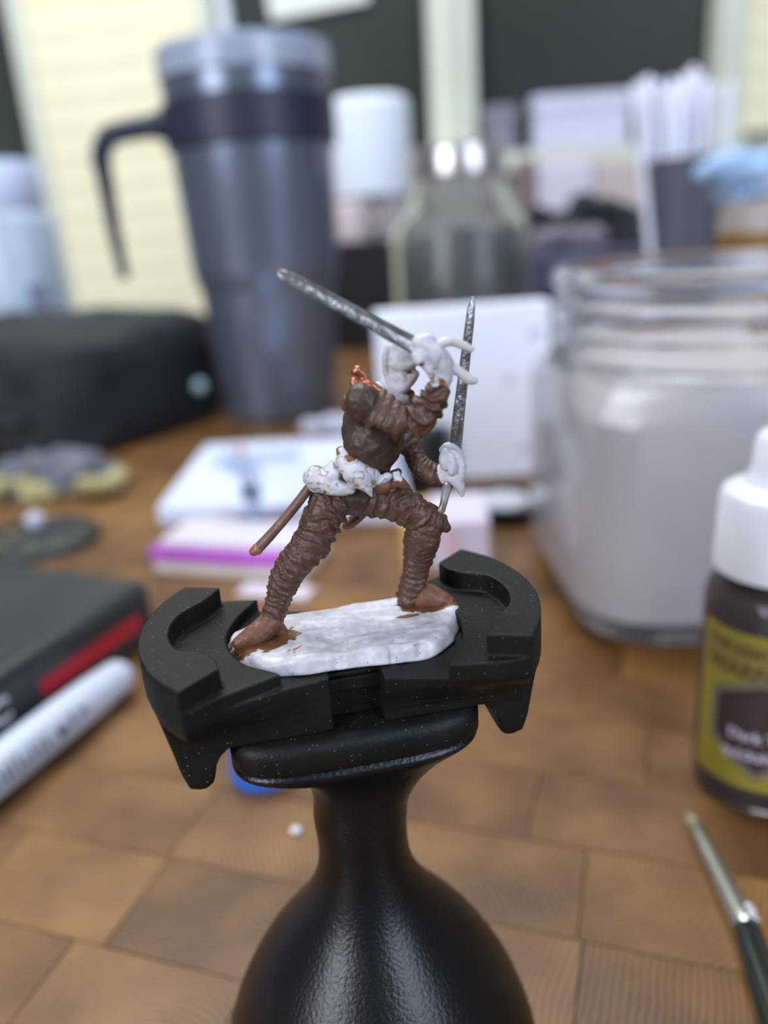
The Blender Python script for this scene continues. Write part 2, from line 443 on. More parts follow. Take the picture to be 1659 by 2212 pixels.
so = part('block_field', stuffm, M_wood, table, None, (0, 400, 0)); so['kind'] = 'stuff'

# ================================================================== painting handle
M_jaw = dusty_mat('dusty_black_plastic', (19, 19, 17), 0.50, 0.16)
M_grip = mat('satin_black_plastic', (12, 13, 16), 0.32, var=.12, scale=200, bump=.25, bscale=2200)
handle = thing('painting_handle', 'black plastic painting handle with two clamp jaws on a bulbous grip', 'painting handle', tuple(HO), YAW)
grip = MB()
gp = [(61.0, 13.6, 8.5, 3.6), (60.3, 14.2, 9.0, 3.6), (59.4, 13.6, 8.7, 3.4), (58.2, 11.2, 7.9, 3.0, .9), (56.6, 9.0, 7.0, 2.6, 1.4), (54.2, 7.1, 6.2, 2.3, 1.1), (51, 5.9, 5.7, 2.1, .4),
      (48, 5.75, 5.6, 2), (44, 5.55, 5.5, 2), (40.5, 5.9, 5.9, 2), (37.5, 6.9, 6.9, 2), (34.5, 8.5, 8.5, 2), (31, 11, 11, 2), (27, 14.0, 14.0, 2), (22.5, 16.8, 16.8, 2),
      (17, 19.4, 19.4, 2), (11, 21.2, 21.2, 2), (6, 21.7, 21.7, 2), (2.5, 20.8, 20.8, 2), (0.4, 18.5, 18.5, 2), (0.05, 17, 17, 2)]
gk = np.array([g + (0.0,) * (5 - len(g)) for g in gp]); gs_ = spline(gk, 4)
grip.loft([tuple(r) for r in gs_], 72)
part('grip', grip, M_grip, handle, 60)
cap = MB(); cap.loft([(61.15, 13.9, 8.8, 4.5), (61.5, 14.1, 9.1, 4.5), (63.6, 14.1, 9.1, 4.5), (64.5, 13.7, 8.7, 4.5), (64.9, 12.9, 7.9, 4.5)], 72)
part('clamp_plate', cap, M_jaw, handle, 50)
rail = MB(); rail.box((0, 0, 66.7), (20, 9.5, 3.2)); rail.box((0, 0, 69.4), (20, 11.6, 1.5)); rail.box((0, 0, 70.5), (20, 11.0, .5))
part('rail', rail, M_jaw, handle, None, bevel=.15)
def jaw_mesh():
    b = MB()
    outer = [(-17.4, -12.3), (-20.0, -8.6), (-21.6, -4), (-22, 0), (-21.6, 4), (-20, 8.6), (-17.6, 12.3)]
    oc = [tuple(p) for p in spline(outer, 6)]
    inner = [tuple(p) for p in spline([(-13.3, 10.6), (-15.2, 7.6), (-18.0, 4.5), (-18.9, .4), (-17.9, -3.4), (-15.5, -5.0), (-14.0, -6.8), (-13.5, -8.9)], 5)]
    b.prism(oc + inner, 72.4, 75.5)                                            # raised C
    rec = [tuple(p) for p in spline([(-9.1, 11.2), (-11.9, 6.4), (-13.1, 1.2), (-11.4, -4), (-8.2, -7.0), (-7.7, -7.7)], 6)]
    b.prism(oc + [(-12.9, 12.0)] + rec + [(-13.6, -10.1)], 70.9, 73.0)           # platform
    lo = oc + [(-9, 11), (-2.8, 9), (-2.8, -7.3), (-7.8, -8.2), (-13.6, -10.1)]
    # body: flared skin from the wing outline down to the block
    n = len(lo); body = []
    top = np.array(lo); c = np.array([-10.5, 0]);
    bot = np.array([(max(-18.2, x) if x < -15 else x, max(-7.4, min(7.4, y))) for x, y in lo])
    for z, t in ((71.4, 0), (70.4, .04), (69.4, .22), (68.4, .52), (67.4, .8), (66.4, .95), (65.05, 1.0)):
        body.append((z, top * (1 - t) + bot * t))
    v = []; f = []
    for z, pts in body: v += [(x, y, z) for x, y in pts]
    for k in range(len(body) - 1):
        for i in range(n): f.append((k * n + i, k * n + (i + 1) % n, (k + 1) * n + (i + 1) % n, (k + 1) * n + i))
    f.append(tuple(range(n))); f.append(tuple((len(body) - 1) * n + i for i in range(n))[::-1])
    b.add(v, f)
    # claw hooking down at the outer end
    cl = [(-20.9, 71), (-20.3, 68), (-19.8, 65.5), (-19.3, 62.6), (-18.7, 60.7), (-17.7, 59.8), (-16.6, 59.9), (-15.8, 60.9), (-15.4, 62.6), (-14.8, 64.2), (-13.6, 65.3), (-12.0, 65.7), (-12.0, 71)]
    m = len(cl); ys = [(-7.3, 1.5), (-7.0, .6), (-6.2, .1), (-4, 0), (4, 0), (6.2, .1), (7.0, .6), (7.3, 1.5)]
    v = []
    for y, up in ys: v += [(x + (.35 * up if x < -17.4 else -.35 * up if x < -15 else 0), y, max(z, 59.8 + up) if z < 70 else z) for x, z in cl]
    f = [tuple(range(m)), tuple(range((len(ys) - 1) * m, len(ys) * m))[::-1]]
    for k in range(len(ys) - 1):
        for i in range(m): f.append((k * m + i, (k + 1) * m + i, (k + 1) * m + (i + 1) % m, k * m + (i + 1) % m))
    b.add(v, f)
    V, F = remesh(b.v, b.f, 0.14, 6)
    return V, F
jv, jf = jaw_mesh()
jme = make_mesh('jaw', jv, jf, MM, (0, 0, 0), 'all')
link('jaw', jme, M_jaw, handle)
o = link('jaw', jme, M_jaw, handle); o.rotation_euler = (0, 0, math.pi)

# ================================================================== miniature
WHITE = np.array(lin((204, 201, 206))[:3]); BROWN = np.array(lin((86, 59, 46))[:3]); DBROWN = np.array(lin((68, 50, 41))[:3])
RBROWN = np.array(lin((112, 72, 52))[:3]); COPPER = np.array(lin((168, 104, 76))[:3]); OCHRE = np.array(lin((128, 88, 56))[:3])
MZ = 71.45                                                  # underside of the moulded base
mini = thing('painted_miniature', 'half painted brown and white swordsman miniature lunging with two silver swords', 'miniature', (HO[0], HO[1], MZ), YAW)
OFF = (0, 0, MZ)
M_paint = paint_mat('brushed_miniature_paint', 0.46, .35)
S = 19.6                                                    # px per mm at the figure
chains = []                                                 # pts, radii, colour, fold(spacing mm, amp mm, sharp)
def chain(nodes, color, fold=None, n=7):
    P = spline([fig(x, y, d) for x, y, d, r in nodes], n); R = spline([[r / S] for x, y, d, r in nodes], n)[:, 0]
    chains.append((P, np.maximum(R, .12), color, fold)); return P, R
body = MB()
def limb(nodes, color, fold=None, seg=20):
    P, R = chain(nodes, color, fold); body.tube(P, np.maximum(R, .12), seg)
wrap = (1.5, .40, 4.5); boot = (.85, .24, 2.4); sleeve = (1.4, .42, 3.0)
# rear leg
limb([(722, 1062, 3.0, 46), (700, 1115, 2.2, 43), (676, 1165, 1.8, 41), (652, 1200, 1.5, 37)], BROWN, wrap)
limb([(655, 1195, 1.5, 37), (628, 1228, 1.4, 36), (612, 1262, 1.4, 32), (599, 1300, 1.4, 26), (588, 1335, 1.3, 26)], BROWN, boot)
limb([(590, 1335, 1.3, 26), (570, 1358, .8, 27), (540, 1378, .2, 23), (516, 1390, -.1, 15)], RBROWN, None)
limb([(588, 1345, 1.3, 22), (608, 1366, 1.2, 15)], RBROWN, None)
# front leg
limb([(770, 1072, 3.2, 44), (825, 1080, 2.6, 40), (880, 1098, 2.0, 39), (925, 1126, 1.7, 35)], BROWN, wrap)
limb([(925, 1122, 1.7, 34), (952, 1132, 1.2, 23), (962, 1138, 1.0, 14)], BROWN, (1.0, .22, 3.0))
limb([(926, 1128, 1.7, 34), (912, 1160, 1.9, 41), (906, 1195, 2.6, 35), (898, 1235, 3.2, 28), (890, 1268, 3.6, 30), (888, 1292, 3.7, 30)], BROWN, boot)
limb([(890, 1286, 3.7, 29), (918, 1288, 3.3, 31), (948, 1296, 2.8, 26), (966, 1302, 2.5, 20)], RBROWN, None)
limb([(890, 1290, 3.7, 28), (872, 1298, 3.8, 16)], RBROWN, None)
# pelvis, torso
limb([(765, 1066, 3.0, 50), (778, 1030, 2.8, 44), (795, 1000, 2.6, 45), (806, 965, 2.4, 60), (806, 925, 2.3, 66), (806, 890, 2.3, 56), (822, 862, 2.3, 34)], DBROWN, None, 28)
limb([(790, 960, 1.2, 48), (800, 988, 1.3, 40)], DBROWN); limb([(840, 950, 2.2, 40), (862, 950, 2.6, 28)], DBROWN)
limb([(812, 1000, .9, 24), (826, 1012, 1.2, 18)], DBROWN)
# near arm: shoulder, elbow, up to the raised hand
limb([(790, 880, .4, 40), (828, 893, -.6, 36), (860, 912, -1.6, 34), (885, 926, -2.2, 31)], DBROWN, sleeve)
limb([(886, 928, -2.2, 30), (914, 893, -2.6, 32), (938, 862, -2.9, 26), (949, 838, -3.0, 20)], BROWN, sleeve)
# far arm going down to the second sword
limb([(858, 920, 5, 30), (884, 962, 4.6, 24), (900, 992, 4.0, 22)], BROWN, sleeve)
limb([(897, 990, 4.0, 23), (915, 1013, 3.0, 25), (940, 1026, 2.2, 25), (952, 1030, 1.9, 21)], BROWN, (.62, .16, 2.0))
# raised hand and hilt knuckles
limb([(950, 840, -3.0, 17), (958, 812, -3.1, 19), (953, 787, -3.2, 25), (934, 766, -3.4, 24), (912, 754, -3.4, 20)], WHITE)
limb([(906, 740, -3.6, 16), (926, 734, -3.7, 13), (934, 742, -3.8, 10)], WHITE)
limb([(904, 773, -3.9, 12), (922, 792, -3.9, 9), (937, 814, -3.6, 9), (947, 838, -3.2, 11)], WHITE)
limb([(900, 766, -4.0, 11), (905, 777, -4.1, 12)], WHITE)
limb([(918, 746, -4.2, 7), (934, 758, -4.5, 7), (944, 772, -4.5, 7)], WHITE); limb([(932, 742, -4.1, 7), (948, 756, -4.4, 7), (958, 772, -4.3, 7)], WHITE)
limb([(928, 762, -4.4, 7), (938, 776, -4.5, 7), (940, 790, -4.3, 6)], WHITE)
# lower hand
limb([(953, 1026, 1.8, 21), (972, 1015, 1.3, 25), (978, 990, 1.1, 24), (970, 972, 1.0, 18)], WHITE)
limb([(985, 985, .4, 12), (996, 1005, .2, 11), (994, 1030, .3, 11)], WHITE); limb([(980, 1030, .6, 16), (992, 1048, .5, 12), (998, 1068, .5, 6)], WHITE)
limb([(962, 975, .2, 9), (958, 992, 0, 10), (960, 1008, .1, 9)], WHITE)
limb([(972, 985, -.1, 8), (978, 1003, -.2, 8), (976, 1020, -.1, 8)], WHITE)
# neck, collar, hooded head
limb([(835, 862, 2.0, 30), (856, 838, 1.9, 26)], WHITE); limb([(818, 836, 1.2, 12), (834, 858, .4, 14), (858, 868, .1, 13), (882, 862, .8, 11)], WHITE)
limb([(866, 872, .3, 14), (872, 892, .2, 9)], WHITE); limb([(884, 870, .8, 9), (890, 852, 1.0, 6), (886, 846, 1.0, 5)], OCHRE)
body.ball(fig(863, 778, 1.8), (1.74, 1.95, 2.45)); chains.append((np.array([fig(863, 770, 1.8), fig(862, 790, 1.8)]), np.array([1.8, 1.8]), WHITE, None))
body.ball(fig(862, 808, 1.5), (1.50, 1.75, 2.2)); chains.append((np.array([fig(862, 806, 1.5), fig(864, 824, 1.5)]), np.array([1.6, 1.5]), WHITE, None))
limb([(852, 790, .2, 9), (870, 793, .0, 9), (886, 789, .2, 9), (900, 781, .9, 8)], WHITE)            # brow
limb([(862, 842, .8, 12), (874, 828, .2, 15), (888, 816, .5, 13), (897, 808, 1.0, 9)], WHITE)   # mask cheek and jaw
limb([(866, 812, -.1, 6), (872, 820, -.2, 7), (870, 834, .0, 7)], WHITE)            # nose ridge
limb([(838, 752, 1.2, 9), (833, 776, 1.0, 9), (836, 805, 1.0, 9), (846, 832, .8, 9), (858, 848, .7, 9)], WHITE)   # hood edge
bv, bf = remesh(body.v, body.f, 0.125, 3)
# sample the chains for paint and cloth folds
def sculpt(V, F, amp=1.0):
    best = np.full(len(V), 1e9); col = np.zeros((len(V), 3)); dsp = np.zeros(len(V))
    nA, nB = vnoise(V, .45, 1), vnoise(V, 1.1, 2); nC = vnoise(V, .32, 3)
    for P, R, C, fold in chains:
        s = np.concatenate([[0], np.cumsum(np.linalg.norm(np.diff(P, axis=0), axis=1))])
        d = np.full(len(V), 1e9); sv = np.zeros(len(V))
        for k in range(len(P) - 1):
            a, b_ = P[k], P[k + 1]; ab = b_ - a; t = np.clip(((V - a) @ ab) / (ab @ ab + 1e-12), 0, 1)
            dd = np.linalg.norm(V - a - t[:, None] * ab, axis=1) - (R[k] + (R[k + 1] - R[k]) * t)
            mlt = dd < d; d[mlt] = dd[mlt]; sv[mlt] = (s[k] + t * (s[k + 1] - s[k]))[mlt]
        w = d < best - 0.0; best[w] = d[w]; col[w] = C
        if fold is not None:
            sp, am, sh = fold
            ph = sv / sp + 0.85 * nA + .30 * nB
            h = am * ((0.5 + 0.5 * np.cos(2 * np.pi * ph)) ** (sh / 2) - .35) * np.clip(.85 + .7 * nC, .3, 1.35)
            h = h + .05 * np.sin(2 * np.pi * (sv / .52 + 1.3 * nB)) * np.clip(.4 + nA, 0, 1)
            dsp[w] = h[w]
        else: dsp[w] = 0
    # soften the displacement field over the mesh
    E = np.array([(q[i], q[(i + 1) % len(q)]) for q in F for i in range(len(q))]); cnt = np.bincount(E[:, 0], minlength=len(V)).astype(float)
    for _ in range(1):
        dsp = .5 * dsp + .5 * np.bincount(E[:, 0], dsp[E[:, 1]], len(V)) / np.maximum(cnt, 1)
    n1 = (vnoise(V, 1.6, 5) * .07 + vnoise(V, 3.5, 6) * .04) * np.where(np.abs(col - WHITE).sum(1) < 1e-6, .35, 1.0)
    return V + vert_normals(V, F) * (amp * (dsp + n1))[:, None], col, best, dsp
bv2, bcol, _, bd = sculpt(bv, bf)
def near(V, x, y, d, rpx):
    return np.linalg.norm((V - fig(x, y, d)) * np.array([1, .45, 1]), axis=1) < rpx / S
nz = vnoise(bv2, 2.2, 9)
isw = np.abs(bcol - WHITE).sum(1) < 1e-6
# brown wash stains on the white, and where the brown brush ran over
m = isw & (vnoise(bv2, .9, 12) + .6 * vnoise(bv2, 2.4, 13) > .95); bcol[m] = bcol[m] * .7 + OCHRE * .3
for (x, y, d, r) in ((944, 834, -3.2, 12), (934, 810, -3.7, 5), (908, 786, -4.1, 4), (894, 796, .6, 4), (885, 801, .3, 4), (876, 804, .1, 3.5), (890, 856, .9, 8)):
    k = near(bv2, x, y, d, r * 1.6) & (nz > -.25) & isw; bcol[k] = OCHRE * .85
k = near(bv2, 874, 884, 0, 18); bcol[k] = WHITE
paint_mesh('body', bv2, bf, bcol, M_paint, mini, off=OFF)

# pauldron with layered upper sleeve
chains = []; pa = MB()
def plimb(nodes, color, fold=None, flat=None):
    P, R = chain(nodes, color, fold); pa.tube(P, np.maximum(R, .1), 20)
c0 = fig(786, 872, -.4)
Rm = np.array(Matrix.Rotation(math.radians(-20), 3, 'Y'))
pa.ball(c0, (1.95, 1.75, 2.25), 28, 18, Rm); chains.append((np.array([c0, c0 + 0.01]), np.array([2, 2.0]), DBROWN, None))
plimb([(828, 848, -.6, 9), (822, 878, -1.6, 10), (806, 906, -1.9, 10), (796, 920, -1.6, 8)], BROWN)
plimb([(842, 862, -1.2, 12), (836, 890, -2.1, 13), (822, 914, -2.2, 12)], BROWN)
plimb([(858, 876, -1.8, 12), (852, 902, -2.7, 13), (838, 922, -2.7, 12)], BROWN)
plimb([(872, 888, -2.2, 12), (868, 910, -3.1, 12), (856, 930, -3.0, 11)], BROWN)
pv, pf = remesh(pa.v, pa.f, .13, 3)
pv, pc, _, _ = sculpt(pv, pf)
paint_mesh('pauldron', pv, pf, pc, M_paint, mini, off=OFF)

# copper curls on the shoulder
M_copper = mat('copper_paint', (176, 112, 84), .34, .75, var=.2, scale=900, bump=.3, bscale=2600)
cu_ = MB()
for nd in ([(768, 802, 1.0, 8), (774, 800, 1.0, 9), (784, 812, 1.0, 9), (790, 828, .9, 11), (800, 842, .6, 13)], [(766, 826, .2, 8), (774, 834, .2, 9), (782, 842, .3, 10)],
           [(750, 862, .2, 8), (762, 846, 0, 9), (785, 836, -.2, 10), (806, 838, -.2, 9), (822, 848, -.2, 8)], [(744, 880, .8, 6), (748, 864, .3, 8)]):
    P = spline([fig(x, y, d) for x, y, d, r in nd], 6); R = spline([[r / S] for *_, r in nd], 6)[:, 0]; cu_.tube(P, R * 1.25, 14)
cv, cf = remesh(cu_.v, cu_.f, .12, 2); cv = cv + vert_normals(cv, cf) * (vnoise(cv, 2.5, 3) * .08)[:, None]
c_ = MB(); c_.v = cv; c_.f = cf; part('shoulder_curl', c_, M_copper, mini, 'all', OFF, label='copper coloured curls on the shoulder')

# belt pouches and fur cloth round the hips
chains = []; pa = MB()
plimb([(735, 975, .8, 13), (748, 998, .2, 20), (775, 1022, -.4, 24), (800, 1030, -.3, 19)], WHITE)
plimb([(680, 1030, 1.4, 24), (692, 1040, 1.2, 24), (712, 1030, .8, 22), (722, 1008, 1, 17)], WHITE)
plimb([(690, 1040, .8, 18), (720, 1052, .2, 16), (760, 1056, 0, 13)], WHITE)
plimb([(765, 1022, -.6, 22), (782, 1042, -1, 20), (794, 1058, -1.3, 12), (801, 1070, -1.4, 5)], WHITE)
plimb([(806, 1034, -.4, 12), (822, 1038, -.4, 10), (838, 1030, -.2, 8)], WHITE)
plimb([(808, 1050, -.2, 14), (830, 1052, -.2, 15), (850, 1048, .1, 12)], RBROWN)
plimb([(850, 1028, .6, 11), (858, 1036, .2, 14), (872, 1046, 0, 12), (884, 1054, .2, 8)], RBROWN)
plimb([(838, 1042, -.1, 10), (852, 1028, .2, 9), (862, 1020, .6, 7)], DBROWN)
hv, hf = remesh(pa.v, pa.f, .13, 2)
hv = hv + vert_normals(hv, hf) * (vnoise(hv, .5, 21) * .24 + vnoise(hv, 1.3, 22) * .08 + vnoise(hv, 4, 23) * .025)[:, None]
_, hc, _, _ = sculpt(hv, hf)
w = np.abs(hc - WHITE).sum(1) < 1e-6
nn = vnoise(hv, .55, 31) + .6 * vnoise(hv, 1.6, 32)
k = w & (np.abs(nn) < .07); hc[k] = hc[k] * .3 + OCHRE * .7
k = w & (nn > .40); hc[k] = OCHRE
k = ~w & (vnoise(hv, 1.7, 33) > .45); hc[k] = WHITE
paint_mesh('waist_cloth', hv, hf, hc, M_paint, mini, off=OFF)

# scabbards
M_scab = mat('brown_scabbard_paint', (104, 78, 64), .38, var=.25, scale=500, bump=.3, bscale=2200)
M_tip = mat('copper_scabbard_tip', (150, 98, 76), .4, .3, var=.2, scale=600)
def scab(nodes, name, tipk):
    P = spline([fig(x, y, d) for x, y, d, r in nodes], 6); R = spline([[r / S] for *_, r in nodes], 6)[:, 0]
    b_ = MB(); b_.tube(P, R, 16, (1.0, .8)); o = part(name, b_, M_scab, mini, 'all', OFF)
    t_ = MB(); t_.tube(P[-tipk:], R[-tipk:] * 1.12, 16, (1.0, .85)); part('scabbard_tip', t_, M_tip, o, 'all', OFF)
scab([(672, 1048, 2.2, 13), (640, 1090, 2.0, 13), (600, 1138, 1.8, 13), (562, 1180, 1.6, 14), (550, 1190, 1.6, 11)], 'scabbard', 5)
scab([(812, 1075, 5.5, 15), (780, 1110, 6.2, 15), (758, 1128, 6.6, 15), (750, 1134, 6.7, 11)], 'scabbard', 6)

# swords
M_steel = mat('silver_paint', (134, 132, 130), .35, .9, var=.35, scale=500, bump=.6, bscale=1000)
M_hilt = mat('white_primer', (200, 196, 198), .5, var=.10, scale=700, bump=.25, bscale=2000)
M_pommel = mat('brown_silver_pommel', (120, 84, 66), .35, .35, var=.3, scale=700, c2=(176, 172, 174))
def sword(tip, root, w_tip, w_root, th, nrm, name='sword', extra=0):
    a, b_ = fig(*root), fig(*tip); t = b_ - a; ln = np.linalg.norm(t); t /= ln
    n_ = np.array(nrm, float); n_ -= t * (n_ @ t); n_ /= np.linalg.norm(n_); s = np.cross(t, n_)
    v = []; f = []
    st = [(0, .8), (.04, 1), (.3, 1), (.6, 1), (.85, 1), (.93, .92), (.975, .6), (1.0, .1)]
    for k, (u, q) in enumerate(st):
        w_ = (w_root + (w_tip - w_root) * u) / 2 * q / S; h = th / 2 * (1 - .35 * u) * max(q, .25); c = a + t * ln * u
        wob = .03 * math.sin(k * 2.1)
        for (p, r) in ((1, 0), (.75, .55), (.16, 1), (0, .72), (-.16, 1), (-.75, .55), (-1, 0), (-.75, -.55), (-.16, -1), (0, -.72), (.16, -1), (.75, -.55)):
            v.append(c + s * (p * w_ + wob) + n_ * r * h)
    m = 12
    for k in range(len(st) - 1):
        for i in range(m): f.append((k * m + i, k * m + (i + 1) % m, (k + 1) * m + (i + 1) % m, (k + 1) * m + i))
    f.append(tuple(range(m))[::-1]); f.append(tuple((len(st) - 1) * m + i for i in range(m)))
    b = MB(); b.add(v, f); return part('sword_blade', b, M_steel, mini, 40, OFF, bevel=.06)
s1 = sword((598, 584, -1.2), (905, 752, -3.3), 30, 44, 1.0, (.25, -.75, .62))
s2 = sword((1021, 640, 2.2), (981, 985, 1.1), 25, 44, 1.0, (.6, -.8, 0))
g = MB()
for nd in ([(938, 752, -3.6, 11), (958, 740, -3.7, 10), (978, 738, -3.7, 9), (1000, 746, -3.7, 8.5), (1017, 754, -3.7, 7)], [(966, 790, -3.3, 13), (990, 802, -3.3, 10), (1012, 818, -3.3, 11), (1024, 822, -3.3, 8)]):
    P = spline([fig(x, y, d) for x, y, d, r in nd], 6); R = spline([[r / S] for *_, r in nd], 6)[:, 0]; g.tube(P, R, 14)
g.tube([fig(1016, 822, -3.3), fig(1026, 814, -3.3)], [.35, .12], 10)
part('crossguard', g, M_hilt, s1, 'all', OFF)
g = MB()
for nd in ([(954, 1100, 1.0, 9), (958, 1088, 1.0, 8), (964, 1062, 1.1, 10), (968, 1045, 1.1, 12)],):
    P = spline([fig(x, y, d) for x, y, d, r in nd], 6); R = spline([[r / S] for *_, r in nd], 6)[:, 0]; g.tube(P, R, 14)
g.ball(fig(953, 1102, 1.0), .45)
part('pommel', g, M_pommel, s2, 'all', OFF)
g = MB(); P = spline([fig(x, y, d) for x, y, d in ((955, 972, .6), (964, 964, .4), (980, 966, .4), (994, 980, .5), (999, 992, .5))], 5); g.tube(P, [.36] * len(P), 12)
part('crossguard', g, M_hilt, s2, 'all', OFF)

# moulded oval base
ol = spline([(-12.7, 1.4), (-11.6, -2.0), (-9.0, -4.9), (-5.5, -5.9), (-2.2, -6.0), (1.0, -6.2), (4.6, -6.6), (8.4, -6.6), (11.4, -4.0), (13.6, -.2), (14.3, 3.0), (12.2, 5.0), (7, 5.6), (0, 6.2), (-5, 6.3), (-9, 5.6), (-11.8, 4.0)], 22, True)
nO = len(ol); tang = np.arange(nO) / nO * 2 * math.pi
V = []; F = []
rings = [(1.0, 0.0), (1.015, .18), (1.0, .45), (.985, .8), (.975, 1.15), (.955, 1.5), (.92, 1.72)] + [(q, 1.8) for q in np.linspace(.88, .03, 60)]
ctr = np.array([.8, -.2])
for q, z in rings:
    pts = ctr + (ol - ctr) * q
    V += [(x, y, z) for x, y in pts]
for k in range(len(rings) - 1):
    for i in range(nO): F.append((k * nO + i, k * nO + (i + 1) % nO, (k + 1) * nO + (i + 1) % nO, (k + 1) * nO + i))
F.append(tuple(range(nO))[::-1]); F.append(tuple((len(rings) - 1) * nO + i for i in range(nO)))
V = np.array(V, float); q3 = np.column_stack([V[:, 0], V[:, 1], V[:, 2]])
edge = np.array([r[0] for r in rings]).repeat(nO)
topm = np.clip((V[:, 2] - .3) / 1.2, 0, 1)
V[:, 2] += topm * (vnoise(q3 * [1, 1, 0], .27, 4) * .46 + vnoise(q3 * [.6, 1.5, 0], .8, 5) * .10 + vnoise(q3 * [1, 1, 0], 2.2, 6) * .02)
side = (edge > .95) & (V[:, 2] > .15)
rad = (V[:, :2] - ctr); rad /= np.linalg.norm(rad, axis=1)[:, None]
V[:, :2] += rad * (side * vnoise(np.column_stack([q3[:, 0], q3[:, 1], q3[:, 2] * .3]), .55, 8) * .45)[:, None]
fr_ = np.clip((-V[:, 1] - 3) / 2, 0, 1) * np.clip((edge - .8) / .15, 0, 1)
for nx_, nw_, na_ in ((4.4, .5, .55), (7.6, .8, .45), (-1.5, .9, .35), (-7.5, .8, .4)):
    V[:, :2] -= rad * (fr_ * na_ * np.exp(-((V[:, 0] - nx_) / nw_) ** 2) * (V[:, 2] > .1))[:, None]
V[:, 2] = np.maximum(V[:, 2], 0) + MZ
bc = np.tile(WHITE, (len(V), 1)); nb = vnoise(V, .9, 41) + .7 * vnoise(V, 2.3, 42)
lf, rf = fig(560, 1375, .6)[:2], fig(915, 1303, 3.4)[:2]
d1 = np.hypot((V[:, 0] - lf[0] - .3) / 1.5, (V[:, 1] - lf[1] + .5) / 1.1); d2 = np.hypot((V[:, 0] - rf[0] - .4) / 1.75, (V[:, 1] - rf[1] + .7) / .95)
bc[(d1 + .55 * nb < 2.35)] = OCHRE * .72; bc[(d2 + .45 * nb < 2.15)] = OCHRE * .66
bc[(np.hypot((V[:, 0] - 8.2) / 2.0, (V[:, 1] - .6) / .45) + .4 * nb < .7)] = OCHRE
bc[(np.hypot((V[:, 0] + 5.6) / 1.6, (V[:, 1] + 3.8) / 1.2) + 1.2 * np.abs(nb) < .75)] = OCHRE
bc *= (1 - .10 * np.clip(vnoise(V, 1.3, 44) + .2, 0, 1))[:, None]
paint_mesh('moulded_base', V, F, bc, paint_mat('base_paint', .32, .12, True), mini, off=OFF)

# ================================================================== paint bottle (right)
M_white_plastic = mat('white_ribbed_plastic', (226, 226, 232), .35, var=.03, scale=40)
M_bottle = mat('clear_bottle_plastic', (220, 208, 210), .06, var=.03, scale=40, trans=.95, ior=1.3)
M_bpaint = mat('dark_brown_paint', (48, 32, 32), .35, var=.15, scale=90)
M_label = mat('olive_yellow_label', (150, 138, 50), .45, var=.08, scale=60)
M_label_band = mat('dull_olive_band', (132, 120, 62), .45, var=.08, scale=60)
M_ink = mat('brown_label_ink', (86, 66, 34), .5, var=.1, scale=80)
M_hex = mat('dark_hexagon_print', (64, 50, 52), .45, var=.08, scale=80)
M_hexrim = mat('grey_hexagon_rim', (118, 108, 92), .45, var=.08, scale=80)
M_pale_ink = mat('pale_lilac_ink', (205, 196, 214), .5, var=.05, scale=80)
BC = at_depth(1650, 1500, 139.5); BX, BY = BC[0], 139.5
def bz(py): return max(0.0, at_depth(1655, py, BY - 6)[2])
bot = thing('paint_bottle', 'brown paint dropper bottle with white cap and yellow label beside the brush', 'paint bottle', (BX, BY, 0))
RB = 12.7
zs, zc0, zc1, zn0, zn1 = bz(1275), bz(1252), bz(1078), bz(1056), bz(952)
b = MB(); b.lathe([(RB - 1.6, 0.02), (RB - .3, .7), (RB, 2), (RB, zs - 4), (RB - .6, zs - 1.6), (RB - 2.6, zs), (8.4, zs + .5), (8.2, zc0 + 1)], 56)
part('bottle_wall', b, M_bottle, bot, 40)
b = MB(); b.lathe([(RB - 2.4, .5), (RB - .9, 1.6), (RB - .75, 3), (RB - .75, zs - 4.4), (RB - 1.4, zs - 2.3), (7.6, zs - .6)], 56); part('paint_inside', b, M_bpaint, bot, 40)
b = MB(); nr = 48; prof = [(11.6, zc0), (11.7, zc0 + .5), (11.3, zc1 - 1.6), (10.8, zc1 - .5), (9.8, zc1), (6.6, zc1 + 1.2)]
v = []; f = []
for r, z in prof:
    for i in range(nr * 2):
        rr = r * (1 - (.028 if i % 2 else 0) * (zc0 + .4 < z < zc1 - .4)); a = math.pi * i / nr; v.append((rr * math.cos(a), rr * math.sin(a), z))
n2 = nr * 2
for k in range(len(prof) - 1):
    for i in range(n2): f.append((k * n2 + i, k * n2 + (i + 1) % n2, (k + 1) * n2 + (i + 1) % n2, (k + 1) * n2 + i))
f.append(tuple(range(n2))[::-1]); f.append(tuple((len(prof) - 1) * n2 + i for i in range(n2)))
b.add(v, f); cp = part('cap', b, M_white_plastic, bot, 30)
b = MB(); b.lathe([(7.6, zc1 + .5), (6.6, zc1 + 2.6), (6.2, zn0 + 2), (5.8, zn1 - 1.4), (5.0, zn1 - .4), (3.4, zn1)], 40); part('nozzle', b, M_white_plastic, cp, 40)
AZ = math.atan2(0 - BY, 0 - BX)                               # label faces the viewer
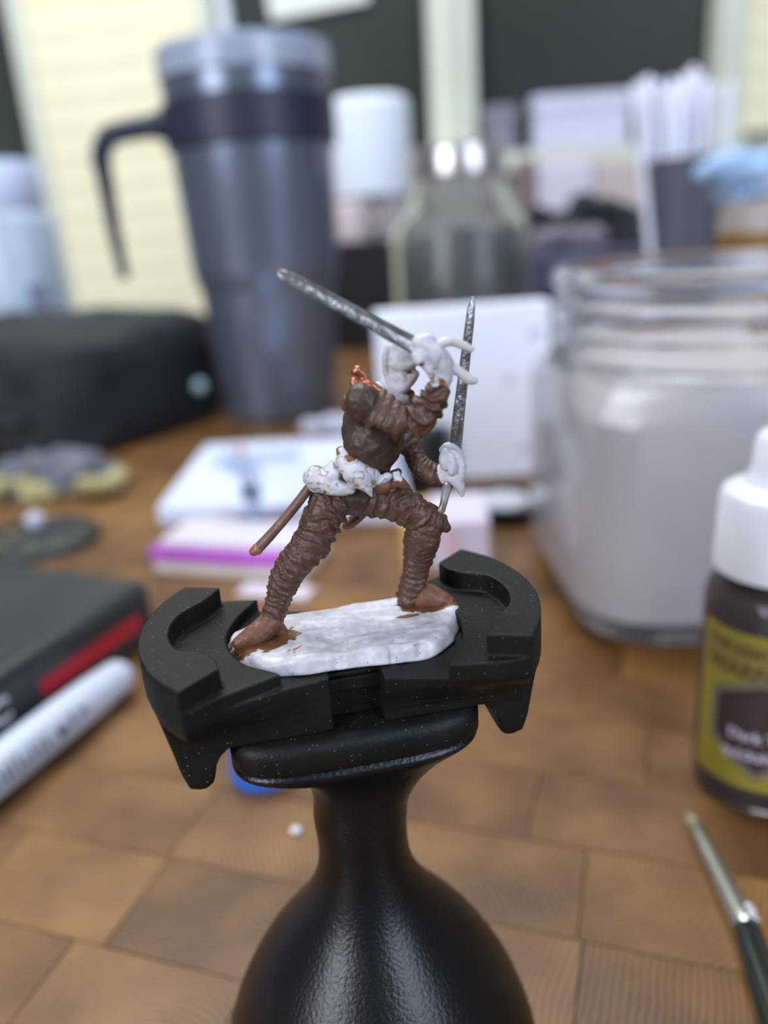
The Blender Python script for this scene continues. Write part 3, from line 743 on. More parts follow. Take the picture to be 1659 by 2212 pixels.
def wrap_patch(poly, r, th=.12, sub=1):                      # poly: (arc mm, z) polygon wrapped round the bottle
    pts = []
    for i in range(len(poly)):
        a, c = np.array(poly[i], float), np.array(poly[(i + 1) % len(poly)], float)
        n = max(1, int(abs(c[0] - a[0]) / 1.0)); pts += [tuple(a + (c - a) * k / n) for k in range(n)]
    # strips in columns so that the patch follows the cylinder
    xs = sorted(set(round(p[0], 3) for p in pts)); col = []
    for x in xs:
        zz = []
        for i in range(len(pts)):
            (xa, za), (xb, zb) = pts[i], pts[(i + 1) % len(pts)]
            if min(xa, xb) - 1e-6 <= x <= max(xa, xb) + 1e-6:
                if abs(xb - xa) < 1e-6: zz += [za, zb]
                else: zz.append(za + (zb - za) * (x - xa) / (xb - xa))
        col.append((x, min(zz), max(zz)))
    v = []; f = []
    for x, z0, z1 in col:
        a = AZ + x / RB
        for rr in (r, r + th):
            for z in (z0, z1): v.append((rr * math.cos(a), rr * math.sin(a), z))
    for i in range(len(col) - 1):
        o = i * 4; f += [(o + 2, o + 6, o + 7, o + 3), (o, o + 1, o + 5, o + 4), (o + 1, o + 3, o + 7, o + 5), (o, o + 4, o + 6, o + 2)]
    e = (len(col) - 1) * 4; f += [(0, 2, 3, 1), (e, e + 1, e + 3, e + 2)]
    m = MB(); m.add(v, f); return m
lz0, lz1 = bz(1668), bz(1352)
lab = part('label', wrap_patch([(-13.6, lz0), (13.6, lz0), (13.6, lz1), (-13.6, lz1)], RB + .02), M_label, bot, 40)
hz = bz(1540); hs = .94
hexo = [(-10.0, hz - 4.6), (0, hz - 12.0), (10.0, hz - 4.6), (10.0, hz + 6.6), (0, hz + 11.0), (-10.0, hz + 6.6)]
hexi = [(-8.4, hz - 3.7), (0, hz - 10.0), (8.4, hz - 3.7), (8.4, hz + 5.6), (0, hz + 9.2), (-8.4, hz + 5.6)]
band = [(-13.0, bz(1448)), (13.0, bz(1448)), (13.0, bz(1368)), (-13.0, bz(1368))]
part('label_band', wrap_patch(band, RB + .14, .05), M_label_band, lab, 40)
part('hexagon_rim', wrap_patch(hexo, RB + .14, .06), M_hexrim, lab, 40)
part('hexagon', wrap_patch(hexi, RB + .21, .06), M_hex, lab, 40)
def wrap_text(txt, size, x, z, r, material, name, arch=0.0, bold=0):
    V, F = text_mesh(txt, size, .03, 'CENTER', bold)
    out = []
    for q in V:
        a = AZ + (q[0] + x) / RB; zz = z + q[1] + arch * (q[0] / 10.0) ** 2; rr = r + q[2]
        out.append((rr * math.cos(a), rr * math.sin(a), zz))
    m = MB(); m.add(out, F); part(name, m, material, lab, None)
wrap_text('THE ARMY PAINTER', 2.5, 0, bz(1396), RB + .25, M_ink, 'label_lettering', 0.5, .03)
wrap_text('WARPAINTS', 4.0, 0, bz(1442), RB + .25, M_ink, 'label_lettering', 0.5, .06)
wrap_text('Dark Tone', 3.0, 1.0, bz(1568), RB + .33, M_pale_ink, 'label_lettering', 0, .06)
wrap_text('quickshade', 3.0, 0, bz(1606), RB + .33, M_pale_ink, 'label_lettering', 0, .06)

# ================================================================== water jar (right)
M_glass = mat('clear_jar_glass', (240, 240, 242), .12, var=.01, scale=20, trans=.95, ior=1.25)
M_water = mat('cloudy_rinse_water', (202, 193, 194), .45, var=.06, scale=25, trans=.1, c2=(212, 204, 202))
M_sedi = mat('pale_sediment', (176, 164, 150), .7, var=.1, scale=60)
JX, JY = 104.0, 240.0
jar = thing('water_jar', 'rounded square glass jar of cloudy paint rinsing water behind the paint bottle', 'jar', (JX, JY, 0))
zr, zsho = 100.5, 72.0
H0 = 52.0; NK = 49.0
oj = [(.05, 42, 42, 4), (.8, 46, 46, 4.5), (4, 50, 50, 5), (10, H0, H0, 5), (zsho - 8, H0, H0, 5), (zsho - 3, H0 - .6, H0 - .6, 4.2), (zsho, NK + 1.6, NK + 1.6, 3), (zsho + 2, NK + .4, NK + .4, 2.4)]
zz = zsho + 3; k = 0
while zz < zr - 2.5:
    oj.append((zz, NK - .4 + (1.5 if k % 4 == 1 else 0), NK - .4 + (1.5 if k % 4 == 1 else 0), 2)); zz += 1.7; k += 1
oj += [(zr - 1.2, NK + .4, NK + .4, 2), (zr, NK - .6, NK - .6, 2), (zr - .2, NK - 2, NK - 2, 2), (zr - 2, NK - 2.6, NK - 2.6, 2), (zsho + 3, NK - 2.6, NK - 2.6, 2), (zsho - 2, H0 - 4, H0 - 4, 3.6), (zsho - 8, H0 - 1.4, H0 - 1.4, 5), (10, H0 - 1.4, H0 - 1.4, 5), (6.5, H0 - 5, H0 - 5, 4.5), (5, 42, 42, 4)]
b = MB(); b.loft(oj, 64); part('glass_wall', b, M_glass, jar, 35)
b = MB(); b.loft([(7.6, 45, 45, 4.5), (10, H0 - 1.5, H0 - 1.5, 5), (zsho - 8, H0 - 1.5, H0 - 1.5, 5), (zsho - 2, H0 - 4.1, H0 - 4.1, 3.6), (zsho + 1, NK - 2.8, NK - 2.8, 2.1)], 64); part('water', b, M_water, jar, 40)
b = MB(); b.loft([(5.4, 42.2, 42.2, 4), (6.6, 46.5, 46.5, 4.5), (7.4, 46, 46, 4.5)], 64); part('sediment', b, M_sedi, jar, 40)

# ================================================================== paintbrush (right foreground)
M_ferrule = mat('nickel_ferrule', (190, 190, 178), .25, .9, var=.08, scale=200)
M_bhandle = mat('dark_green_lacquer', (26, 34, 30), .2, var=.1, scale=100, coat=.6)
M_bristle = mat('grey_tan_bristles', (150, 144, 118), .6, var=.2, scale=400)
br = thing('paintbrush', 'thin paintbrush with silver ferrule and dark green handle lying on the table', 'paintbrush', (56, 110, 0))
OB = (56, 110, 0)
pa_, pf_, pe_ = on_plane(1484, 1752, 1.4), on_plane(1612, 2005, 2.4), on_plane(1668, 2165, 3.0)
dirn = (pe_ - pf_) / np.linalg.norm(pe_ - pf_); ext = pf_ + dirn * 150; ext[2] = 2.2
def seg(a, b_, k): return [a + (b_ - a) * t for t in np.linspace(0, 1, k)]
t0 = pa_ + (pf_ - pa_) * .16
b = MB(); b.tube(seg(pa_, t0, 6), [.15, .45, .8, 1.0, 1.15, 1.2], 14); part('bristles', b, M_bristle, br, 'all', OB)
b = MB(); b.tube(seg(t0, pf_, 10), np.linspace(1.25, 2.4, 10), 20); fe = part('ferrule', b, M_ferrule, br, 'all', OB)
b = MB()
for q in (.86, .92):
    c = t0 + (pf_ - t0) * q; rr = 1.0 + 1.25 * q; ax = (pf_ - t0) / np.linalg.norm(pf_ - t0); u = np.cross(ax, [0, 0, 1]); u /= np.linalg.norm(u); w_ = np.cross(u, ax)
    b.tube([c + rr * 1.03 * (u * math.cos(a) + w_ * math.sin(a)) for a in np.linspace(0, 2 * math.pi, 25)], [.09] * 25, 6)
part('crimp', b, M_ferrule, fe, 'all', OB)
b = MB(); hp = seg(pf_, ext, 12); b.tube(hp, [2.3, 2.7, 3.0, 3.0, 2.9, 2.7, 2.5, 2.2, 2.0, 1.8, 1.6, 1.3], 20); hd = part('brush_handle', b, M_bhandle, br, 'all', OB)
V, F = text_mesh('00', 3.4, .05, 'LEFT', .05)
ax = -dirn; u = np.cross(ax, [0, 0, 1]); u /= np.linalg.norm(u); w_ = np.cross(u, ax)
if w_[2] < 0: w_ = -w_; 
out = []
for q in V:
    an = math.radians(52) - (q[1] - 1.2) / 2.35
    out.append(pf_ + dirn * (-3.4 + q[0]) + (u * math.cos(an) + w_ * math.sin(an)) * (2.4 + q[2]))
m_ = MB(); m_.add(out, F); part('size_number', m_, M_white_plastic, hd, None, OB)

# ================================================================== dark box and white marker (left)
M_box = mat('dark_card', (50, 54, 56), .38, var=.1, scale=40)
M_boxtop = M_box
M_red = mat('red_print', (186, 36, 52), .5, var=.08, scale=60)
bh = 20.0
FD = np.array([-.40, -.915, 0]); FD /= np.linalg.norm(FD); SD = np.array([-.915, .40, 0]); SD /= np.linalg.norm(SD)
C0 = np.array([-72.0, 223.0, 0])
bx_ = thing('dark_box', 'dark slim box with red stripe and white letters lying behind the marker', 'box', tuple(C0 + FD * 60 + SD * 40))
ob_ = tuple(C0 + FD * 60 + SD * 40)
def bl_box(a0, a1, s0, s1, z0, z1):
    m = MB(); pts = [C0 + FD * a + SD * s for a, s in ((a0, s0), (a1, s0), (a1, s1), (a0, s1))]
    m.prism([(p[0], p[1]) for p in pts], z0, z1); return m
bo = part('box_body', bl_box(0, 150, 0, 95, 0.02, bh), M_box, bx_, 50, ob_, bevel=3.2)
part('box_top_panel', bl_box(5, 145, 5, 90, bh - .3, bh + .15), M_boxtop, bx_, None, ob_)
part('red_stripe', bl_box(8, 47, -.12, .3, bh * .36, bh * .60), M_red, bo, None, ob_)
V, F = text_mesh('3IC', 9, .06, 'LEFT', .2)
m_ = MB(); m_.add([C0 + FD * (70 - q[0]) - SD * (.1 + q[2]) + np.array([0, 0, 8.0 + q[1]]) for q in V], F); part('box_lettering', m_, M_white_plastic, bo, None, ob_)
M_marker = mat('white_marker_barrel', (206, 212, 226), .3, var=.03, scale=40)
M_gprint = mat('grey_marker_print', (96, 104, 128), .5, var=.1, scale=60)
rp_ = 5.6
m0 = np.array([-75.2, 190.0, rp_]); m1 = m0 + np.array([-.394, -.919, 0]) * 128
mk = thing('white_marker', 'white marker pen with grey print lying along the dark box', 'marker', (m0[0], m0[1], 0)); om = (m0[0], m0[1], 0)
b = MB(); b.tube(seg(m0, m1, 14), [4.7, 5.3] + [rp_] * 12, 32); bar = part('barrel', b, M_marker, mk, 'all', om)
ax = (m1 - m0) / np.linalg.norm(m1 - m0); u = np.array([-ax[1], ax[0], 0]); u = u if u[1] < 0 else -u
def on_barrel(s, an, r): return m0 + ax * s + r * (u * math.cos(an) + np.array([0, 0, 1]) * math.sin(an))
def print_bar(s0, s1, a0, a1):
    m = MB(); v = []; n = 4
    for k in range(n + 1):
        a = a0 + (a1 - a0) * k / n
        for s in (s0, s1):
            for r in (rp_ - .1, rp_ + .06): v.append(on_barrel(s, a, r))
    f = []
    for k in range(n): o = k * 4; f += [(o + 1, o + 3, o + 7, o + 5), (o, o + 4, o + 6, o + 2), (o, o + 1, o + 5, o + 4), (o + 2, o + 6, o + 7, o + 3)]
    f += [(0, 2, 3, 1), (4 * n, 4 * n + 1, 4 * n + 3, 4 * n + 2)]
    m.add(v, f); part('print_mark', m, M_gprint, bar, None, om)
rr_ = random.Random(5)
for s, l, a0, a1 in ((17, 2.0, .25, .6), (21, 1.2, .1, .7), (24, 3.0, .05, .5)): print_bar(s, s + l, a0, a1)
s = 30.0
for i in range(12): print_bar(s, s + .7, -.05, rr_.uniform(.45, .75)); s += rr_.uniform(1.5, 2.3)

# ================================================================== small things on the table
M_blue = mat('bright_blue_plastic', (42, 104, 190), .35, var=.08, scale=60)
q = on_plane(555, 1712, 0); bcap = MB(); bcap.lathe([(7.4, .02), (7.6, .6), (7.4, 10), (6.8, 10.8), (5, 11)], 40)
bp_ = thing('bottle_stopper', 'bright blue plastic stopper standing behind the painting handle', 'stopper', (q[0] + 1, q[1] + 8, 0)); part('cap_shell', bcap, M_blue, bp_, 40)
bcap = MB(); bcap.lathe([(8, .02), (8, 1.2), (7.5, 1.4)], 40); part('cap_rim', bcap, M_blue, bp_, 40)
q = on_plane(640, 1800, 0); cr = MB(); cr.ball((0, 0, .75), (1.2, .9, .8), 10, 7); o = link('paint_crumb', make_mesh('paint_crumb', cr.v, cr.f, MM, smooth='all'), M_white_plastic); o.location = (q[0] * MM, q[1] * MM, 0.00005)
tag(o, 'tiny white paint crumb on the bare wood near the grip', 'crumb')

# round black base with a pale ball
M_black = mat('black_plastic', (40, 43, 42), .5, var=.15, scale=80)
q = on_plane(88, 1172, 0); dk = thing('round_base', 'round black miniature base with a small pale ball standing on it', 'miniature base', (q[0], q[1], 0))
b = MB(); b.lathe([(25, .02), (25, 1), (23.5, 3.6), (22.5, 4)], 56); part('disc', b, M_black, dk, 40)
b = MB(); b.ball((-3, 6, 7.8), 4.2, 20, 14); b.tube([(-3, 6, 3.8), (-3, 6, 6)], [1.5, 1.2], 12); part('ball', b, mat('pale_lilac_primer', (184, 184, 200), .4, var=.05, scale=80), dk, 'all')
b = MB()
for i in range(7): b.ball((rr_.uniform(-18, 14), rr_.uniform(-15, 2), 3.8), (rr_.uniform(2, 4), rr_.uniform(2, 4), .8), 10, 6)
part('basing_grit', b, mat('olive_grit', (92, 92, 66), .8, var=.3, scale=200), dk, 'all')
# mossy scatter piece
M_moss = mat('olive_yellow_moss', (190, 182, 132), .8, var=.3, scale=90, c2=(150, 138, 92)); M_rock = mat('grey_rock', (104, 104, 112), .8, var=.2, scale=60)
q = on_plane(110, 1092, 0); ms = thing('moss_rock', 'grey rock terrain piece edged with pale yellow moss behind the round base', 'terrain piece', (q[0], q[1] + 14, 0))
b = MB(); b.ball((0, 8, 7), (26, 13, 15)); b.ball((-22, 10, 6), (16, 11, 12)); b.ball((18, 8, 6), (14, 9, 10)); V, F = remesh(b.v, b.f, 1.2, 2)
V = V + vert_normals(V, F) * (vnoise(V, .16, 3) * 3 + vnoise(V, .4, 4) * 1.2)[:, None]; V[:, 2] = np.maximum(V[:, 2], .02); m_ = MB(); m_.v = V; m_.f = F; part('rock', m_, M_rock, ms, 'all')
b = MB()
for i in range(22): b.ball((rr_.uniform(-40, 30), rr_.uniform(-9, 1), rr_.uniform(2.5, 9)), (rr_.uniform(4, 7), rr_.uniform(3, 5), rr_.uniform(2.5, 4.5)), 12, 8)
V, F = remesh(b.v, b.f, 1.0, 1); V = V + vert_normals(V, F) * (vnoise(V, .5, 7) * 1.4)[:, None]; V[:, 2] = np.maximum(V[:, 2], .02); m_ = MB(); m_.v = V; m_.f = F; part('moss', m_, M_moss, ms, 'all')

# white pad with a little figurine, and the purple edged pack in front of it
M_paper = mat('cool_white_paper', (216, 222, 236), .6, var=.05, scale=18, c2=(200, 208, 230)); M_kraft = mat('tan_card_edge', (150, 120, 100), .7, var=.1, scale=60)
M_cream = mat('cream_card', (226, 216, 200), .6, var=.05, scale=30)
pl_, pr_, pt_, pu_ = on_plane(338, 1120, 6), on_plane(860, 1112, 6), on_plane(436, 952, 12), on_plane(830, 945, 12)
pd = thing('paper_pad', 'thick white paper pad with a tan card back lying below the travel mug', 'paper pad', (-50, 390, 0)); opd = (-50, 390, 0)
quad = [(pl_[0], pl_[1]), (12, pl_[1] - 20), (10, pt_[1] - 8), (pt_[0] + 2, pt_[1] - 2)]
b = MB(); b.prism(quad, .02, 3.5); part('card_back', b, M_kraft, pd, None, opd)
cc = np.mean(quad, axis=0); b = MB(); b.prism([tuple(cc + (np.array(p) - cc) * .985) for p in quad], 3.5, 10.5); sh_ = part('sheets', b, M_paper, pd, None, opd)
b = MB(); b.box((-62, 388, 10.6), (44, 22, .16), .1); part('blue_print', b, mat('faint_blue_print', (160, 176, 214), .6, var=.05, scale=40), sh_, None, opd)
M_purple = mat('magenta_purple_strip', (176, 84, 184), .4, var=.1, scale=30); M_film = mat('cloudy_white_film', (214, 206, 214), .35, var=.05, scale=30)
k0, k1 = on_plane(340, 1238, 0), on_plane(650, 1258, 0)
pk = thing('purple_pack', 'flat clear pack with a bright purple edge in front of the paper pad', 'pack', (-52, 285, 0)); okk = (-52, 285, 0)
an = math.atan2(k1[1] - k0[1], k1[0] - k0[0]); cxk = (k0 + k1) / 2 + np.array([-math.sin(an), math.cos(an), 0]) * 13
ln_ = np.linalg.norm(k1 - k0) + 2
b = MB(); b.box((cxk[0], cxk[1], 2.2), (ln_, 26, 4.4), an); part('tray', b, M_cream, pk, None, okk, bevel=.6)
b = MB(); c2_ = cxk + np.array([-.3, -.3, 0]); b.box((c2_[0] - 1, c2_[1], 6.9), (ln_ + 1, 25, 5.0), an); part('purple_edge', b, M_purple, pk, None, okk, bevel=1.0)
b = MB(); b.box((cxk[0] + 1, cxk[1] + 1.4, 10.9), (ln_ - 3, 23, 3.0), an); part('film_cover', b, M_film, pk, None, okk, bevel=.8)
k2 = on_plane(600, 1262, 0); b = MB(); b.box((0, 0, .4), (26, 9, .8), an); o = link('film_scrap', make_mesh('film_scrap', b.v, b.f, MM), M_film); o.location = (k2[0] * MM, (k2[1] - 6.5) * MM, 0.00003)
tag(o, 'small scrap of cloudy white film on the wood before the purple pack', 'scrap')
# small primed figurine on the pad
M_prime = mat('pale_blue_primer', (176, 190, 214), .5, var=.08, scale=120); M_flesh = mat('pink_flesh_paint', (214, 178, 168), .5, var=.06, scale=120); M_navy = mat('slate_blue_paint', (108, 118, 142), .5, var=.1, scale=120)
q = on_plane(548, 1118, 10.6); sf = thing('small_figurine', 'small pale blue figurine with pinkish head standing on the paper pad', 'figurine', (q[0], q[1], 10.62))
b = MB(); b.lathe([(6.5, 0.02), (6.5, 1), (5.8, 1.6)], 28); part('stand', b, M_navy, sf, 40)
b = MB()
for sx in (-1, 1): b.tube(spline([(sx * 1.3 + .8, 0, 1.4), (sx * 1.6 + .6, -.4, 6), (sx * 1.3, 0, 12)], 4), np.linspace(1.5, 2.0, 9), 12)
b.tube(spline([(0, 0, 11), (-.6, .2, 16), (-1.4, .3, 21), (-1.6, .2, 24)], 4), np.interp(np.arange(13), [0, 4, 9, 12], [2.7, 2.5, 3.4, 2.2]), 14)
b.tube(spline([(1.4, 0, 22), (4.2, -.4, 19), (5.4, -1, 15.5)], 4), np.linspace(1.4, .9, 9), 10); b.tube(spline([(-4.2, .2, 22), (-6, -.4, 19), (-6.2, -1, 25), (-5.6, -.6, 29)], 4), np.linspace(1.4, .9, 13), 10)
b.ball((-1.6, .1, 27.4), (2.0, 2.1, 2.5)); V, F = remesh(b.v, b.f, .45, 2); m_ = MB(); m_.v = V; m_.f = F; bb = part('body', m_, M_prime, sf, 'all')
b = MB(); b.lathe([(4.6, 9.2), (3.9, 12), (2.9, 14.4)], 20); part('kilt', b, M_navy, sf, 'all')
b = MB(); b.ball((-1.6, -.3, 27.6), (2.2, 2.2, 2.3)); part('painted_face', b, M_flesh, sf, 'all')

# white carton, black pot, lilac pack, black lid
M_carton = mat('white_lilac_carton', (238, 240, 250), .5, var=.02, scale=20); M_smudge = mat('grey_carton_print', (196, 198, 216), .5, var=.1, scale=60)
cl_, cr2 = on_plane(985, 1042, 0), on_plane(1186, 1028, 0)
ca = thing('white_carton', 'white cardboard carton standing upright between the swords and the water jar', 'carton', (40, 372, 0)); oca = (40, 372, 0)
ct = at_depth(1000, 664, 365)[2]; xL = at_depth(815, 800, 366)[0]; xR = cr2[0] + 1.5
b = MB(); b.box(((xL + xR) / 2, 372, ct / 2 + .02), (xR - xL, 16, ct)); cb = part('carton_body', b, M_carton, ca, None, oca, bevel=.5)
for dx_, z_, w_2, h_2 in ((11, 13, 8, 4), (7, 66, 7, 4), (19, 46, 4, 4)):
    b = MB(); b.box((xR - dx_, 363.93, z_), (w_2, .15, h_2)); part('carton_print', b, M_smudge, cb, None, oca)
b = MB(); b.box((xL - .02, 372, ct * .55), (.15, 12, .8)); part('carton_flap_line', b, M_smudge, cb, None, oca)
q = on_plane(925, 1060, 0); pt = thing('black_pot', 'small black lidded paint pot standing in front of the white carton', 'paint pot', (q[0], q[1] + 12, 0))
b = MB(); b.lathe([(9.5, .02), (10.5, 1), (10.5, 18), (9.8, 19.5)], 40); part('pot', b, M_black, pt, 40)
b = MB(); b.lathe([(10.9, 18.5), (11, 19), (11, 26), (10.2, 27.2), (8, 27.6)], 40); part('lid', b, M_black, pt, 40)
M_lilac = mat('pale_lilac_card', (214, 204, 222), .5, var=.04, scale=30); M_yel = mat('amber_strip', (214, 178, 96), .5, var=.08, scale=40)
q0, q1 = on_plane(940, 1240, 0), on_plane(1068, 1232, 0)
lp = thing('lilac_pack', 'small pale lilac card box with an amber end beside the front boot', 'small box', (28, 275, 0)); olp = (28, 275, 0)
b = MB(); b.box(((q0[0] + q1[0]) / 2, q0[1] + 18, 9), (q1[0] - q0[0], 32, 18), -.06); lb = part('box_body', b, M_lilac, lp, None, olp, bevel=.6)
b = MB(); b.box((q0[0] - 5, q0[1] + 18.6, 8.5), (9.4, 31, 17), -.06); part('amber_end', b, M_yel, lp, None, olp, bevel=.5)
b = MB(); b.box(((q0[0] + q1[0]) / 2 - 4, q0[1] + 1.9, 9), (4, .3, 12), -.06); part('pink_stripe', b, mat('pink_print', (226, 184, 196), .5, var=.05, scale=30), lb, None, olp)
q = on_plane(1112, 1118, 0); lid = thing('black_dish', 'shallow black round dish with a grey disc inside left of the water jar', 'dish', (q[0] - 1, q[1] + 6, 0))
b = MB(); b.lathe([(14, .02), (16, 1), (17, 6), (16.4, 6.6), (15.2, 5.6), (13, 2.4), (3, 2.2)], 48); part('dish', b, M_black, lid, 40)
b = MB(); b.lathe([(11, 2.6), (11.4, 3), (11.4, 6.6), (10.6, 7.2)], 40, (-3.5, -1.5)); part('grey_disc', b, mat('light_grey_putty', (190, 190, 198), .6, var=.06, scale=60), lid, 40)

# ================================================================== travel mug
M_mug = mat('slate_steel_coating', (118, 126, 142), .28, .6, var=.03, scale=8); M_navyp = mat('dark_navy_plastic', (44, 48, 66), .4, var=.06, scale=40)
M_lid = mat('clear_grey_lid', (196, 206, 226), .2, var=.05, scale=30, trans=.45); M_straw = mat('clear_white_straw', (234, 238, 240), .2, var=.03, scale=30, trans=.1)
MX, MY = -66.5, 553.0; ks = MY / 519.0
mug = thing('travel_mug', 'tall slate grey travel mug with dark handle, clear lid and straw', 'travel mug', (MX, MY, 0))
def mz(z): return 115 + (z - 115) * .972 if z > 8 else z
pr = [(36, .03), (38.5, 1.5), (39.5, 5), (43.5, mz(80)), (44.4, mz(85)), (46.6, mz(90)), (47.6, mz(96)), (50.5, mz(170)), (51.2, mz(196)), (51.2, mz(208)), (49, mz(209))]
b = MB(); b.lathe(pr, 64); part('steel_body', b, M_mug, mug, 40)
b = MB(); b.lathe([(51.4, mz(169)), (53.4, mz(170)), (53.8, mz(195)), (51.8, mz(196.5))], 64); bd_ = part('handle_band', b, M_navyp, mug, 40)
hx = at_depth(214, 300, MY)[0] - MX; hzt = mz(186)
hp = [(-50, 0, hzt), (-62, 0, hzt + .5), (-78, 0, hzt - 1), (hx + 6, 0, hzt - 4), (hx - .5, 0, hzt - 14), (hx - .5, 0, hzt - 30), (hx - .3, 0, hzt - 60), (hx + 1.5, 0, mz(97))]
P = spline(hp, 6); R = np.interp(np.linspace(0, 1, len(P)), [0, .15, .4, .6, 1], [11, 7.4, 6.8, 6.2, 3.4]); b = MB(); b.tube(P, R, 16, (1.25, .95)); part('handle', b, M_navyp, mug, 'all')
b = MB(); b.lathe([(50, mz(208.5)), (52.6, mz(209)), (53.0, mz(222)), (51.6, mz(226)), (47, mz(227)), (46, mz(223)), (10, mz(222.4))], 64); ld = part('lid', b, M_lid, mug, 40)
q = at_depth(484, 60, MY - 24); q2 = at_depth(462, -160, MY - 24)
b = MB(); b.tube(seg(np.array([q[0] - MX + 1.5, -24, mz(214)]), np.array([q2[0] - MX, -24, q2[2]]), 8), [4.2] * 8, 24); part('straw', b, M_straw, mug, 'all')

# crumpled tissue at the foot of the mug
q = on_plane(690, 925, 0); b = MB()
for k in range(14): b.ball((rr_.uniform(-10, 10), rr_.uniform(-5, 5), rr_.uniform(3, 5)), (rr_.uniform(5, 8), rr_.uniform(4, 6), rr_.uniform(3, 5)), 12, 8)
V, F = remesh(b.v, b.f, .8, 1); V = V + vert_normals(V, F) * (vnoise(V, .3, 3) * 1.8)[:, None]; V[:, 2] = np.maximum(V[:, 2], .03)
o = link('tissue', make_mesh('tissue', V, F, MM, smooth='all'), M_paper); o.location = ((q[0] + 6) * MM, (q[1] - 6) * MM, 0); tag(o, 'crumpled white tissue lying at the foot of the travel mug', 'tissue')

# ================================================================== black bag (left)
M_bag = mat('black_bag_fabric', (25, 27, 33), .75, var=.15, scale=14, bump=.3, bscale=300)
bag = thing('black_bag', 'slouched black fabric bag lying on the table left of the mug', 'bag', (-240, 540, 0)); obg = (-240, 540, 0)
btop = at_depth(280, 684, 560)[2]
b = MB()
fp = np.array([(-118, 545), (-140, 500), (-172, 452), (-260, 468), (-372, 500), (-380, 640), (-260, 660), (-125, 640)], float); fc = fp.mean(0)
sp_ = spline(fp, 6, True); rg = []
for z, q in ((.5, .97), (8, 1.0), (30, 1.0), (btop * .7, .985), (btop * .9, .94), (btop, .84), (btop + 2, .6), (btop + 1, .3)): rg.append([(fc[0] + (x - fc[0]) * q, fc[1] + (y - fc[1]) * q, z) for x, y in sp_])
n = len(sp_); v = [p for r in rg for p in r]; f = [(k * n + i, k * n + (i + 1) % n, (k + 1) * n + (i + 1) % n, (k + 1) * n + i) for k in range(len(rg) - 1) for i in range(n)]
f += [tuple(range(n))[::-1], tuple((len(rg) - 1) * n + i for i in range(n))]
V, F = remesh(v, f, 3.2, 3); V = V + vert_normals(V, F) * (vnoise(V, .018, 3) * 6 + vnoise(V, .05, 4) * 3)[:, None]
V[:, 0] = np.minimum(V[:, 0], -113.5); V[:, 2] = np.maximum(V[:, 2], .03); m_ = MB(); m_.v = V; m_.f = F; bgo = part('bag_body', m_, M_bag, bag, 'all', obg)
P = spline([(-350, 470, 62), (-300, 459, 56), (-250, 457, 34), (-205, 452, 24)], 6); b = MB(); b.tube(P, [5] * len(P), 12, (1.0, .5)); part('strap', b, M_bag, bag, 'all', obg)
q = at_depth(432, 834, 508); b = MB(); b.ball((q[0], 508, q[2]), (4.2, 3, 4.2)); part('button', b, mat('pale_teal_snap', (150, 178, 182), .4, var=.05, scale=60), bag, 'all', obg, label='pale teal round snap button')

# ================================================================== things at the back of the table
M_capw = mat('white_blue_cap', (206, 216, 240), .4, var=.03, scale=20); M_frost = mat('frosted_pale_blue_plastic', (186, 206, 220), .35, var=.12, scale=18, trans=.2, c2=(214, 230, 244))
q = at_depth(22, 500, 720); wb_ = thing('frosted_bottle', 'frosted pale blue bottle with white cap behind the black bag', 'bottle', (q[0], 720, 0)); zt = at_depth(22, 350, 720)[2]; zm = at_depth(22, 450, 720)[2]
b = MB(); b.lathe([(34, .03), (37, 2), (37, zm - 14), (33, zm - 5), (26, zm)], 48); part('bottle_body', b, M_frost, wb_, 40)
b = MB(); b.lathe([(31, zm - 4), (32, zm - 2), (32, zt - 5), (29, zt), (20, zt + .8)], 48); part('cap', b, M_capw, wb_, 40)
b = MB(); b.box((24, -29, zm * .52), (16, 4, 26), .7); part('grey_label', b, mat('grey_label', (140, 150, 172), .5, var=.1, scale=30), wb_, None)
# lamp with white shade
M_shade = mat('white_lamp_shade', (224, 232, 240), .7, var=.02, scale=12); M_dark = mat('dark_metal', (34, 34, 38), .5, .2, var=.1, scale=40)
LY = 960.0; lq0, lq1 = at_depth(708, 320, LY), at_depth(888, 320, LY); lxc = (lq0[0] + lq1[0]) / 2; lrad = (lq1[0] - lq0[0]) / 2; lzt, lzb = at_depth(800, 213, LY)[2], at_depth(790, 424, LY)[2]
lamp = thing('table_lamp', 'small table lamp with a plain white drum shade behind the mug', 'lamp', (lxc, LY, 0))
b = MB(); b.lathe([(lrad, lzb), (lrad, lzt - 8), (lrad - 2, lzt - 3), (lrad - 7, lzt), (lrad - 9, lzt - 1), (lrad - 4, lzt - 9), (lrad - 2, lzb)], 56, cap=False)
b.f.append(tuple(0 for _ in ())) if False else None
part('shade', b, M_shade, lamp, 40)
b = MB(); b.lathe([(30, .03), (32, 2), (30, 7), (8, 11), (5, 16), (5, lzb + 30), (3, lzb + 34)], 32); part('stand', b, M_dark, lamp, 40)
b = MB(); b.lathe([(4, lzb + 33), (12, lzb + 48), (14, lzb + 60), (8, lzb + 72)], 24); part('bulb', b, M_shade, lamp, 'all')
